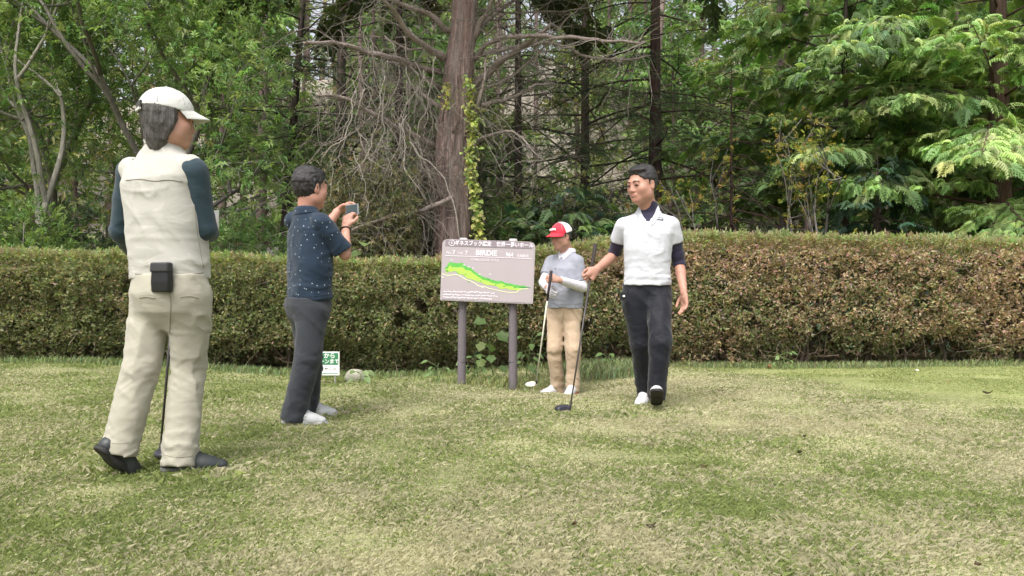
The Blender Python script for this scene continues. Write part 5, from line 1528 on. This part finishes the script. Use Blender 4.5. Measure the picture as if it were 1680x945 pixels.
def near_man():
    arms = [dict(sh=P(212, 284, 3.64), el=P(199, 378, 3.72), wr=P(222, 412, 3.92), hd=[.75, .6, .1], n=[0, .3, .9], side=1, curl=(.6, .9, .7), thumb=.6),
            dict(sh=P(318, 280, 3.50), el=P(336, 374, 3.56), wr=P(345, 384, 3.80), hd=[-.05, .8, .45], n=[-.9, .2, .2], side=-1, curl=(.5, .8, .6), thumb=.6)]
    legs = [dict(hip=P(250, 492, 3.60), kn=P(232, 602, 3.52), an=P(199, 727, 3.46), toe=[.40, .55, -.70]),
            dict(hip=P(312, 492, 3.54), kn=P(309, 603, 3.60), an=P(296, 742, 3.52), toe=[.93, .36, -.05])]
    b = P(265, 772, 3.55); b[2] = float(ground_z(b[0], 3.55))
    p = Person('long haired golfer in a white cap and pale vest, seen from behind, nearest the camera', b, 'golfers on the tee', P(276, 199, 3.56), [.80, .60, 0.0], 1.05, P(267, 246, 3.58), [.22, .975], P(281, 478, 3.56), [.30, .95], arms, legs, SKIN2)
    p.body(h=.008); p.hair(HAIR_G, long=True, fr=.06, vol=.008, amp=.006)
    CAPW = cloth('white_cap', (.60, .60, .57), rough=.8, var=.04)
    p.cap_hat(CAPW, CAPW, CAPW, visor_drop=.030, h_=.004)
    # dark opening with the adjusting strap at the back of the cap
    c = p.H(0, -.117, .054); V, Fc = box(c, [p.r, nrm(p.u * 1 + p.f * .12), -p.f], np.array([.036, .017, .003])); obj('cap_opening', V, [Fc], mat('cap_hole', (.05, .05, .045), rough=.9), p.root, p.base, smooth=False)
    c = p.H(0, -.119, .037); V, Fc = box(c, [p.r, p.u, -p.f], np.array([.036, .0055, .004])); obj('cap_strap', V, [Fc], CAPW, p.root, p.base, smooth=False)
    TEAL = cloth('teal_shirt', (.028, .05, .065), rough=.75, var=.12)
    p.shirt('shirt', TEAL, (1.9, 1.88), P(0, 448, 3.55)[2], [.16, .155, .165, .17], [.11, .11, .115, .105], sl_r=(.057, .052), fold=.010, seed=21, h=.007, shoulder_r=.056)
    VEST = cloth('pale_vest', (.42, .41, .37), rough=.8, var=.05, bump=.3)
    def vest():
        pts = np.array([p.neck + .05, p.hip]); lo = pts.min(0) - .27; hi = pts.max(0) + .27; hem = P(0, 456, 3.55)[2]; lo[2] = hem - .03; zt = p.neck[2]
        def bld(F):
            zs = [hem - .02, hem + (zt - hem) * .25, hem + (zt - hem) * .5, hem + (zt - hem) * .75, zt - .085, zt - .03, zt + .035]
            t = (np.array(zs) - p.hip[2]) / (p.neck[2] - p.hip[2]); C_ = p.hip + (p.neck - p.hip) * t[:, None] - p.sf * np.array([-.005, 0, .005, .01, .008, .006, .006])[:, None]
            F.loft(C_, p.sr, p.sf, [.172, .170, .182, .190, .168, .11, .066], [.130, .130, .136, .130, .105, .082, .064], .02, p=2.4)
            for a in p.arms:
                F.cap(p.neck - [0, 0, .075] + (a['sh'] - p.neck) * .3, a['sh'] + np.array([0, 0, -.002]) + (p.neck - a['sh']) * .12, .060, .062, .04)
            for i, a in enumerate(p.arms):      # armholes
                out = nrm(p.sr * (1 if i else -1)); q = np.array(a['sh']) + out * .030
                F.comb(*(lambda sl, X: (sl, -((X - q.astype(np.float32)) @ out.astype(np.float32)) , .01, 's', None, X))(*F.win(q - .2, q + .2, .0)))
            F.cut([0, 0, hem], [0, 0, -1])
        def wr(q):
            a = (q - p.neck) @ p.sr; z = q[:, 2] - p.neck[2]; bb = (q - p.neck) @ p.sf
            f1 = noise3(np.stack([a * 9 + z * 4, bb * 4, z * 6 - a * 6], 1)); f3 = 1 - 2 * np.abs(noise3(np.stack([a * 11 - z * 5, bb * 5, z * 9 + a * 8], 1) + 7)); f4 = 1 - 2 * np.abs(noise3(np.stack([a * 4, bb * 4, z * 26], 1) + 3))
            yoke = np.exp(-((z + .185 + .02 * np.cos(a * 12)) / .008) ** 2) * (bb < 0) * (np.abs(a) < .12)
            return .004 * f1 - .005 * ridges(np.stack([a, bb, z], 1), [7, 5, 13], 2) - .006 * ridges(np.stack([a + z * .5, bb, z], 1), [15, 8, 6], 40) - .003 * f4 * ss(-.30, -.50, z) - .004 * yoke + .004
        return p.garment('vest', VEST, .0065, bld, wr, bounds=(lo, hi))
    ve = vest()
    p.collar(VEST, ve, rad=.066, leaf=.012, stand=.036, point=0, gap=.5)
    SV = mat('vest_seam', (.26, .25, .22), rough=.8, var=.05)
    p.line(ve, 'yoke_seam', [(207, 296), (230, 294), (255, 297), (275, 295), (300, 298)], SV, .0025, 24)
    p.line(ve, 'hem_seam', [(222, 449), (250, 451), (285, 451), (320, 449), (334, 447)], SV, .0018, 24)
    p.line(ve, 'side_seam', [(318, 330), (322, 370), (328, 410), (334, 440)], SV, .0018, 20)
    KH = cloth('khaki_trousers', (.37, .35, .285), var=.06)
    tr = p.trousers(KH, P(0, 450, 3.55)[2], [.172, .165], [.132, .122], (.094, .075, .070, .074), (.045, .060), fold=.014, seed=14, h=.0065)
    SK = mat('khaki_seam', (.26, .24, .19), rough=.9)
    p.line(tr, 'seat_seam', [(279, 480), (280, 500), (279, 525), (278, 545)], SK, .0022, 24); p.line(tr, 'pocket_seam', [(296, 487), (312, 486), (326, 489)], SK, .0022); p.line(tr, 'pocket_seam', [(228, 489), (240, 487), (254, 489)], SK, .0022)
    p.line(tr, 'cuff_seam', [(168, 722), (190, 728), (212, 726)], SK, .0014); p.line(tr, 'cuff_seam', [(268, 746), (290, 750), (316, 748)], SK, .0014)
    DS = mat('dark_shoe', (.03, .035, .035), rough=.45, var=.2); DSO = mat('dark_sole', (.10, .10, .09), rough=.7, var=.3, bump=.4)
    p.shoe(legs[0], DS, SOLE_D, DS, L=.285); p.shoe(legs[1], DS, DSO, DS, L=.285)
    # black pouch hanging from the back of the belt
    c = P(266, 455, 3.405); F = Field(c - .1, c + .1, .005); F.loft([c - [0, 0, .064], c - [0, 0, .02], c + [0, 0, .062]], p.hr, p.hf, [.046, .047, .044], [.020, .024, .020], .004, p=5); v, f = F.mesh(1)
    po = obj('belt_pouch', v, f, BLACK, p.root, p.base)
    F = Field(c - .1, c + .1, .005); q = c - p.hf * .004 + np.array([0, 0, .040]); F.loft([q - [0, 0, .018], q + [0, 0, .024]], p.hr, p.hf, [.048, .046], [.025, .023], .004, p=5); v, f = F.mesh(1)
    fl = obj('pouch_flap', v, f, mat('pouch_flap', (.03, .03, .032), rough=.6), po, np.zeros(3)); fl.data.transform(Matrix.Translation(-Vector(p.base)))
    golf_club('dark shafted club held in front of the long haired golfer in the pale vest', P(292, 405, 3.96), P(263, 739, 3.80), mat('graphite'), mat('grip_dark'), mat('driver_black'), (.5, .86, .95, -.3), size=.9)
    # folded white score card in his right hand
    c = P(351, 364, 3.84); root = thing('score_card', 'folded white score card in the right hand of the golfer with the pale vest', 'score card', tuple(c))
    n1 = nrm([-.9, -.3, .1]); n2 = nrm([-.7, -.7, .0]); up = np.array([.04, 0, 1.0])
    for k, n_ in enumerate((n1, n2)):
        x = nrm(np.cross(up, n_)); V, Fc = box(c + x * .028 * (1 if k else -1) * .9, [x, nrm(np.cross(n_, x)), n_], np.array([.026, .055, .0008])); obj('card_leaf', V, [Fc], mat('card', (.8, .8, .78), rough=.8, var=.02), root, c, smooth=False)
near_man()
# ------------------------------------------------------------------ signs
FONTS = {}
def text_obj(body, size, pos, M3, mt, parent, base, align='CENTER', ext=.0008, sx=1.0, name='lettering', bold=0.0, serif=False):
    """flat lettering as a mesh; M3 rows = right, up, normal"""
    cu = bpy.data.curves.new(name, 'FONT'); cu.body = body; cu.size = size; cu.align_x = align; cu.align_y = 'CENTER'; cu.extrude = ext; cu.resolution_u = 3; cu.offset = bold
    o = bpy.data.objects.new(name, cu); C.objects.link(o)
    bpy.context.view_layer.update()
    me = bpy.data.meshes.new_from_object(o.evaluated_get(bpy.context.evaluated_depsgraph_get()))
    bpy.data.objects.remove(o)
    n = len(me.vertices); co = np.empty(n * 3); me.vertices.foreach_get('co', co); co = co.reshape(-1, 3)
    co[:, 0] *= sx
    w_ = co @ np.asarray(M3) + np.asarray(pos) - np.asarray(base)
    me.vertices.foreach_set('co', w_.ravel()); me.update(); me.materials.clear(); me.materials.append(mt); me.name = name
    r = bpy.data.objects.new(name, me); C.objects.link(r); r.parent = parent
    return r

def hole_sign():
    Y = 7.5
    tl, tr, bl, br = P(727, 392, 7.52), P(878, 397, 7.42), P(722, 493, 7.52), P(875, 498.5, 7.42)
    cen = (tl + tr + bl + br) / 4
    x = nrm(tr - tl + br - bl); y_ = nrm(tl - bl + tr - br); n = np.cross(x, y_)          # n points away from or to the camera
    if n[1] > 0: n = -n
    x = nrm(np.cross(y_, n)); x = x if x[0] > 0 else -x
    W = np.linalg.norm((tr + br - tl - bl) / 2) / 2; Hh = np.linalg.norm((tl + tr - bl - br) / 2) / 2
    base = np.array([cen[0], cen[1], float(ground_z(cen[0], cen[1]))])
    root = thing('hole_sign', 'mauve hole sign with white lettering and a green course map on two speckled posts', 'sign', tuple(base))
    M3 = np.stack([x, y_, n])
    at = lambda a, b, d=0.0: cen + x * a * W + y_ * b * Hh + n * d       # a, b in -1..1
    def plate(name, hw, hh, rc, th, c, mt, n_=10):
        pts = []
        for cx, cy, a0 in ((1, 1, 0), (-1, 1, 90), (-1, -1, 180), (1, -1, 270)):
            r_ = rc if cy > 0 else rc * .3
            for k in range(n_ + 1):
                a = R(a0 + 90 * k / n_); pts.append((cx * (hw - r_) + r_ * math.cos(a), cy * (hh - r_) + r_ * math.sin(a)))
        pts = np.array(pts); m = len(pts)
        Vf = c + pts[:, :1] * x + pts[:, 1:] * y_ + n * th; Vb = Vf - n * 2 * th
        V = np.concatenate([Vf, Vb, [c + n * th, c - n * th]]); i = np.arange(m); j = (i + 1) % m
        T = np.concatenate([np.stack([i, j, i * 0 + 2 * m], 1), np.stack([j + m, i + m, i * 0 + 2 * m + 1], 1)])
        return obj(name, V, [T, np.stack([j, i, i + m, j + m], 1)], mt, root, base, smooth=False)
    EDGE = mat('sign_edge', (.40, .36, .37), rough=.5, var=.08); FACE = mat('sign_face', (.39, .345, .36), rough=.45, var=.05, vscale=3, bump=.03); HEAD = mat('sign_header', (.245, .205, .225), rough=.5, var=.08)
    plate('backing', W, Hh, .05, .014, cen, EDGE)
    plate('panel', W - .012, Hh - .010, .045, .002, cen + n * .0155, FACE)
    # header band
    hb = (1 - .235); V = []
    top_c = at(0, 1 - .12, .0188)
    V, Fc = box(top_c, M3, np.array([W - .030, Hh * .105, .0016])); obj('header', V, [Fc], HEAD, root, base, smooth=False)
    L = mat('sign_white', (.80, .74, .80), rough=.5, var=.05)
    text_obj('ギネスブック認定　世界一長いホール', .0485, at(.12, .875, .0215), M3, L, root, base, sx=.905, bold=.0012)
    # ring emblem with the little mark in it
    th = np.linspace(0, 2 * math.pi, 28); c = at(-.79, .875, .021)
    v, f = tube(c + .027 * (np.cos(th)[:, None] * x + np.sin(th)[:, None] * y_), .0030, 5, cap=False); obj('emblem', v, f, L, root, base)
    th = np.linspace(0, 2 * math.pi, 20)
    V, Fc = tube(np.array([c - y_ * .013, c + y_ * .013]), .0035, 5); obj('emblem', V, Fc, L, root, base)
    V, Fc = tube(np.array([c - x * .009 - y_ * .004, c + x * .009 - y_ * .004]), .003, 5); obj('emblem', V, Fc, L, root, base)
    text_obj('No.', .034, at(-.90, .555, .0195), M3, L, root, base, 'LEFT'); text_obj('7', .052, at(-.77, .565, .0195), M3, L, root, base, 'LEFT', bold=.0008)
    text_obj('PAR.', .030, at(-.655, .55, .0195), M3, L, root, base, 'LEFT'); text_obj('7', .052, at(-.50, .565, .0195), M3, L, root, base, 'LEFT', bold=.0008)
    text_obj('BIRDIE', .070, at(-.035, .58, .0195), M3, L, root, base, bold=.0016)
    text_obj('964', .052, at(.38, .555, .0195), M3, L, root, base, 'LEFT', sx=.92, bold=.0008); text_obj('YARDS', .036, at(.62, .53, .0195), M3, L, root, base, 'LEFT', bold=.0004)
    V, Fc = box(at(0, .455, .019), M3, np.array([W * .93, .0022, .0012])); obj('rule', V, [Fc], L, root, base, smooth=False)
    text_obj('CHALLENGE HOLE', .030, at(-.06, .355, .0195), M3, L, root, base, sx=1.05)
    # the course map: rough, fairway, greens and the cart path
    def pix(u, v_): return np.array([(u - 800.5) / 76.0, -(v_ - 445 - (u - 800.5) * .033) / 50.5])
    def ribbon(name, cl, wd, col, d, n_=60, wob=.0):
        q = spline([[*pix(u, v_), 0] for u, v_ in cl], n_)[:, :2]; w_ = np.interp(np.linspace(0, 1, n_), np.linspace(0, 1, len(wd)), wd)
        w_ = w_ * (1 + wob * noise3(np.stack([np.arange(n_) * .35, np.zeros(n_), np.zeros(n_)], 1)))
        q[:, 0] *= W; q[:, 1] *= Hh; t = np.gradient(q, axis=0); t /= np.linalg.norm(t, axis=1)[:, None]; nn = np.stack([-t[:, 1], t[:, 0]], 1)
        A = q + nn * w_[:, None]; B = q - nn * w_[:, None]
        to = lambda s_: cen + s_[:, :1] * x + s_[:, 1:] * y_ + n * d
        V = np.concatenate([to(A), to(B)]); i = np.arange(n_ - 1)
        return obj(name, V, [np.stack([i, i + n_, i + n_ + 1, i + 1], 1)], col, root, base, smooth=False)
    cl = [(731, 444), (742, 440), (757, 443), (775, 452), (795, 461), (815, 466), (835, 470), (852, 472.5), (864, 471)]
    ribbon('map_rough', [(p_[0], p_[1] - 2.0) for p_ in cl], [.008, .044, .050, .036, .032, .026, .024, .020, .003], mat('map_green', (.11, .42, .07), rough=.5, var=.2, vscale=40), .0182, wob=.25)
    ribbon('map_fairway', [(p_[0] + 1, p_[1] + 1.5) for p_ in cl[:-1]] + [(858, 474)], [.014, .026, .028, .026, .026, .020, .020, .014, .003], mat('map_lime', (.46, .62, .10), rough=.5, var=.15, vscale=60, col2=(.33, .56, .09)), .0190, wob=.5)
    ribbon('map_path', [(726, 449), (736, 452), (752, 451), (765, 458), (778, 463), (788, 469), (797, 470), (805, 473), (820, 476), (834, 479), (850, 478.5), (854, 474), (868, 473)], [.0028] * 3, mat('map_path', (.82, .86, .50), rough=.5), .0198, 90)
    ribbon('map_tees', [(854, 470.5), (860, 470.8), (872, 471)], [.002, .006, .001], mat('map_dark', (.04, .28, .06), rough=.5), .0200, 12)
    for k, (u, v_) in enumerate(((734, 444.5), (743, 438), (765, 450), (790, 461), (815, 467), (846, 471.5), (771, 462), (803, 458), (829, 469.5))):
        q = pix(u, v_); th = np.linspace(0, 2 * math.pi, 11)[:-1]; rr = (.009 if k == 0 else .006)
        V = np.concatenate([[at(q[0], q[1], .0204)], at(q[0], q[1], .0204) + np.cos(th)[:, None] * x * rr * 1.5 + np.sin(th)[:, None] * y_ * rr * .8]); i = np.arange(10)
        obj('map_mark', V, [np.stack([i * 0, i + 1, (i + 1) % 10 + 1], 1)], mat('map_dark'), root, base, smooth=False)
    for (u, v_) in ((741, 427), (762, 435), (770, 438), (777, 440), (788, 450), (805, 449.5), (728, 455), (794, 472)):
        q = pix(u, v_); V, Fc = box(at(q[0], q[1], .0190), M3, np.array([.011, .0028, .0008])); obj('map_label', V, [Fc], L, root, base, smooth=False)
    # fine print: rows of small white characters, too small to read
    mb = MB()
    for row, (a0, a1, b_) in enumerate(((-.91, .17, -.70), (-.93, .24, -.795), (-.92, .14, -.885))):
        a = a0
        while a < a1:
            wd = .0045 + .006 * rng.random()
            V, Fc = box(at(a, b_ + .008 * rng.normal(), .0190), M3, np.array([wd, .0030 + .0022 * rng.random(), .0007])); mb.add(V, Fc)
            a += (wd * 2 + .0035) / W
    mb.build('fine_print', L, root, base, smooth=False, kind='stuff')
    # top clamps and the posts
    ST = mat('post_stone', (.20, .178, .188), rough=.85, var=.45, vscale=95, bump=.8, bscale=120, col2=(.12, .10, .115))
    for u, v0, v1 in ((758, 495, 640), (841, 497, 642)):
        q = P(u, 560, 7.54 if u < 800 else 7.47); yy = q[1] + .045
        g = float(ground_z(q[0], yy)); xt = P(u + (3 if u < 800 else 1), 400, yy)
        xb = P(u - (1 if u < 800 else -.5), 640, yy)
        pts = [np.array([xb[0], yy, g - .05]), np.array([(xb[0] * 2 + xt[0]) / 3, yy, g + .5]), np.array([xt[0], yy, cen[2] + Hh * .99])]
        v, f = tube(spline(pts, 20), .040, 24); obj('post', v, f, ST, root, base)
        seam = P(u, 594, yy); v, f = tube(np.array([[seam[0], yy, seam[2] - .003], [seam[0], yy, seam[2] + .003]]), .0405, 24); obj('post_joint', v, f, mat('joint_dark', (.06, .055, .06), rough=.9), root, base)
        tc = np.array([xt[0] + (.0 if u < 800 else .0), yy - .03, cen[2] + Hh * (1.0) + (.008 if u < 800 else -.004)])
        F = Field(tc - .07, tc + .07, .004); F.cap(tc - x * .02, tc + x * .02, .022, .022, .004); v, f = F.mesh(0); obj('post_cap', v, f, mat('cap_pale', (.42, .38, .38), rough=.6), root, base)
hole_sign()

def yard_sign():
    yy = 8.05; tr = P(557, 577, yy); bl = P(506, 615.5, yy); c = (tr + bl) / 2; hw = (tr[0] - bl[0]) / 2; hh = (tr[2] - bl[2]) / 2
    base = np.array([c[0], yy, float(ground_z(c[0], yy))])
    root = thing('yardage_sign', 'small white yardage board reading 230 standing in the grass below the hedge', 'sign', tuple(base))
    M3 = np.array([[1, 0, 0], [0, 0, 1.0], [0, -1, 0]])
    Wm = mat('board_white', (.78, .80, .76), rough=.5, var=.06); Gm = mat('board_green', (.04, .19, .09), rough=.5, var=.08); K = mat('board_black', (.02, .02, .02), rough=.6)
    V, Fc = box(c, M3, np.array([hw, hh, .008])); obj('board', V, [Fc], Wm, root, base, smooth=False)
    V, Fc = box(c + [0, -.009, hh * .40], M3, np.array([hw * .93, hh * .50, .0015])); obj('panel', V, [Fc], Gm, root, base, smooth=False)
    text_obj('ここから', hh * .50, c + [-hw * .0, -.0120, hh * .64], M3, Wm, root, base, bold=.001); text_obj('グリーンまで', hh * .42, c + [hw * .05, -.0120, hh * .16], M3, Wm, root, base, bold=.001)
    text_obj('230', hh * .72, c + [-hw * .42, -.0100, -hh * .45], M3, K, root, base, bold=.0012); text_obj('ヤード', hh * .36, c + [hw * .42, -.0100, -hh * .50], M3, K, root, base)
    V, Fc = box(c + [0, -.009, -hh * .86], M3, np.array([hw * .93, hh * .03, .001])); obj('rule', V, [Fc], Gm, root, base, smooth=False)
    for sx in (-.7, .7):
        v, f = tube(np.array([[c[0] + sx * hw, yy + .012, base[2] - .1], [c[0] + sx * hw, yy + .012, c[2] + hh * .6]]), .008, 8); obj('stake', v, f, mat('stake_grey', (.35, .35, .34), rough=.5), root, base)
yard_sign()

# ------------------------------------------------------------------ small plants along the hedge foot
def big_plant(label, u, v_, Y, n, leafL, wd, hgt, spread, cols, cat='plant', lobed=False):
    x = P(u, v_, Y)[0]; g = float(ground_z(x, Y)); base = np.array([x, Y, g]); root = thing('broad_leaved_plant', label, cat, tuple(base))
    top = base + [rng.normal() * .03, -.02, hgt]
    stem = spline([base - [0, 0, .03], base * .5 + top * .5 + rng.normal(size=3) * .02, top], 10); v, f = tube(stem, np.linspace(.007, .003, 10), 6); obj('stem', v, f, mat('green_stem', (.12, .17, .06), rough=.7), root, base)
    for i in range(n):
        t = .25 + .75 * (i + .5) / n; q = stem[int(t * 9)]; a = i * 2.4 + rng.random(); d = nrm([math.cos(a), math.sin(a) * .7 - .35, .1 + .35 * rng.normal()])
        pe = q + d * spread * (.4 + .6 * rng.random()); L = leafL * (.7 + .5 * rng.random()); ld = nrm(d + [0, -.4, -.55]); sd = nrm(np.cross(ld, [0, -.6, .8])); nn = np.cross(sd, ld)
        k = 9; tt = np.linspace(0, 1, k); prof = np.sin(np.pi * np.clip(tt, 0, 1) ** .75) ** .8 * wd * .5 * L
        if lobed: prof = prof * (1 + .35 * np.cos(tt * 9.5))
        mid = pe + ld * (tt * L)[:, None] - np.array([0, 0, 1]) * (tt ** 2 * L * .22)[:, None]
        V = np.concatenate([mid, mid + sd * prof[:, None] + nn * prof[:, None] * .3, mid - sd * prof[:, None] + nn * prof[:, None] * .3]); j = np.arange(k - 1)
        F = [np.stack([j, j + 1, j + 1 + k, j + k], 1), np.stack([j + 1, j, j + 2 * k, j + 1 + 2 * k], 1)]
        c_ = np.array(cols[rng.integers(0, len(cols))]) * (.85 + .3 * rng.random())
        obj('leaf', V, F, M_leaf, root, base, col=np.zeros((3 * k, 3)) + c_)
        vv, ff = tube(np.array([q, pe]), .0025, 4); obj('leaf_stalk', vv, ff, mat('green_stem'), root, base)
GP = [[.16, .25, .09], [.20, .30, .11], [.13, .21, .08]]
big_plant('large pale lobed leaves hanging between the two posts of the hole sign', 812, 600, 8.05, 7, .13, .9, .62, .11, [[.20, .30, .12], [.17, .26, .10], [.26, .32, .13]], lobed=True)
big_plant('oblong dark green leaves low down just right of the left sign post', 785, 620, 7.85, 11, .10, .45, .30, .11, GP)
big_plant('small leafy plant at the foot of the hedge by the right sign post', 862, 620, 8.15, 10, .10, .5, .45, .12, GP)
big_plant('fresh green weed under the hedge right of the walking golfer', 1290, 600, 8.55, 9, .055, .5, .20, .12, GP)
big_plant('bright weed at the hedge foot just left of the walking golfer legs', 1000, 600, 8.35, 8, .08, .5, .2, .1, GP)
big_plant('broad pale leaf plant beside the small yardage board', 585, 612, 8.1, 6, .09, .7, .13, .08, [[.20, .27, .12], [.17, .25, .10]])
big_plant('low leafy weed in the grass left of the left sign post', 720, 625, 7.9, 8, .08, .5, .20, .14, GP)
big_plant('tall broad leaves over the hedge beyond the golfer with the phone', 610, 400, 10.4, 16, .22, .75, 1.55, .26, [[.17, .25, .09], [.21, .30, .11]])

# fallen things on the turf
def litter_leaf(u, v_, label, colr, sz=.035, name='fallen_leaf', cat='leaf'):
    Y = 1300 * .82 / (v_ - 472.5)
    for _ in range(6):
        z = float(ground_z((u - 840) / F_PX * Y, Y)); Y = 1300 * (CAM_Z - z - .015) / (v_ - 472.5)
    q = P(u, v_, Y); q[2] = float(ground_z(q[0], Y)) + .018
    a = rng.random() * 6.28; d = np.array([math.cos(a), math.sin(a), .15]); s_ = np.array([-math.sin(a), math.cos(a), .1])
    k = 6; tt = np.linspace(0, 1, k); prof = np.sin(np.pi * tt ** .8) * .32 * sz
    mid = q + d * ((tt - .5) * sz)[:, None] + np.array([0, 0, 1]) * (.25 * sz * (2 * tt - 1) ** 2)[:, None]
    V = np.concatenate([mid, mid + s_ * prof[:, None] + [0, 0, .15 * sz], mid - s_ * prof[:, None] + [0, 0, .1 * sz]]); j = np.arange(k - 1)
    o = obj(name, V, [np.stack([j, j + 1, j + 1 + k, j + k], 1), np.stack([j + 1, j, j + 2 * k, j + 1 + 2 * k], 1)], M_leaf, None, q, col=np.zeros((3 * k, 3)) + colr)
    tag(o, label, cat, 'leaves fallen on the tee')
BR = [.05, .035, .02]
litter_leaf(1311, 745, 'dark curled leaf in the middle of the lawn right of the walking golfer', BR, .045)
litter_leaf(1320, 718, 'small dark leaf just beyond the darkest curled leaf on the lawn', BR, .035)
litter_leaf(1155, 768, 'brown leaf on the grass below and right of the walking golfer', [.10, .07, .03], .04)
litter_leaf(942, 863, 'brown leaf on the near grass at the lower centre', [.09, .06, .035], .035)
litter_leaf(1068, 866, 'dark leaf on the near grass right of the lower centre', [.08, .06, .035], .035)
litter_leaf(1605, 930, 'dead leaf on the turf at the bottom right', [.08, .055, .03], .03)
litter_leaf(1620, 647, 'dark speck of leaf on the fresh green grass near the right edge', BR, .07)
litter_leaf(1182, 643, 'dead leaf just right of the walking golfer shoes', [.12, .08, .04], .05)
litter_leaf(1555, 628, 'pale curled leaf on the far green grass at the right', [.35, .27, .16], .05)
litter_leaf(1262, 603, 'russet leaf lying at the hedge foot on the right', [.30, .15, .08], .08)
litter_leaf(1305, 600, 'pinkish pale leaf standing at the hedge foot below the forked sapling', [.50, .30, .22], .09)
litter_leaf(1343, 600, 'pale buff leaf at the hedge foot under the hedge stems', [.55, .42, .28], .09)
def stone(u, v_, Y, r, label, colr):
    q = P(u, v_, Y); q[2] = float(ground_z(q[0], Y)); F = Field(q - r * 1.6, q + r * 1.6, r / 7); F.ell(q + [0, 0, r * .4], np.eye(3), (r * 1.1, r * .8, r * .75), .001); F.displace(lambda p: r * .18 * noise3(p / r * 1.5))
    v, f = F.mesh(1); o = obj('stone', v, f, mat('stone_' + str(int(colr[0] * 100)), colr, rough=.85, var=.25, vscale=30, bump=.5), None, q); tag(o, label, 'stone')
stone(1505, 606, 8.3, .016, 'tiny white stone on the grass before the hedge at the right', (.75, .74, .70))
stone(583, 606, 8.35, .11, 'weathered pale stone in the grass right of the small yardage board', (.33, .32, .26))
stone(475, 285, 19.0, 1.25, 'big pale boulder on the slope behind the golfer with the phone', (.42, .40, .34))
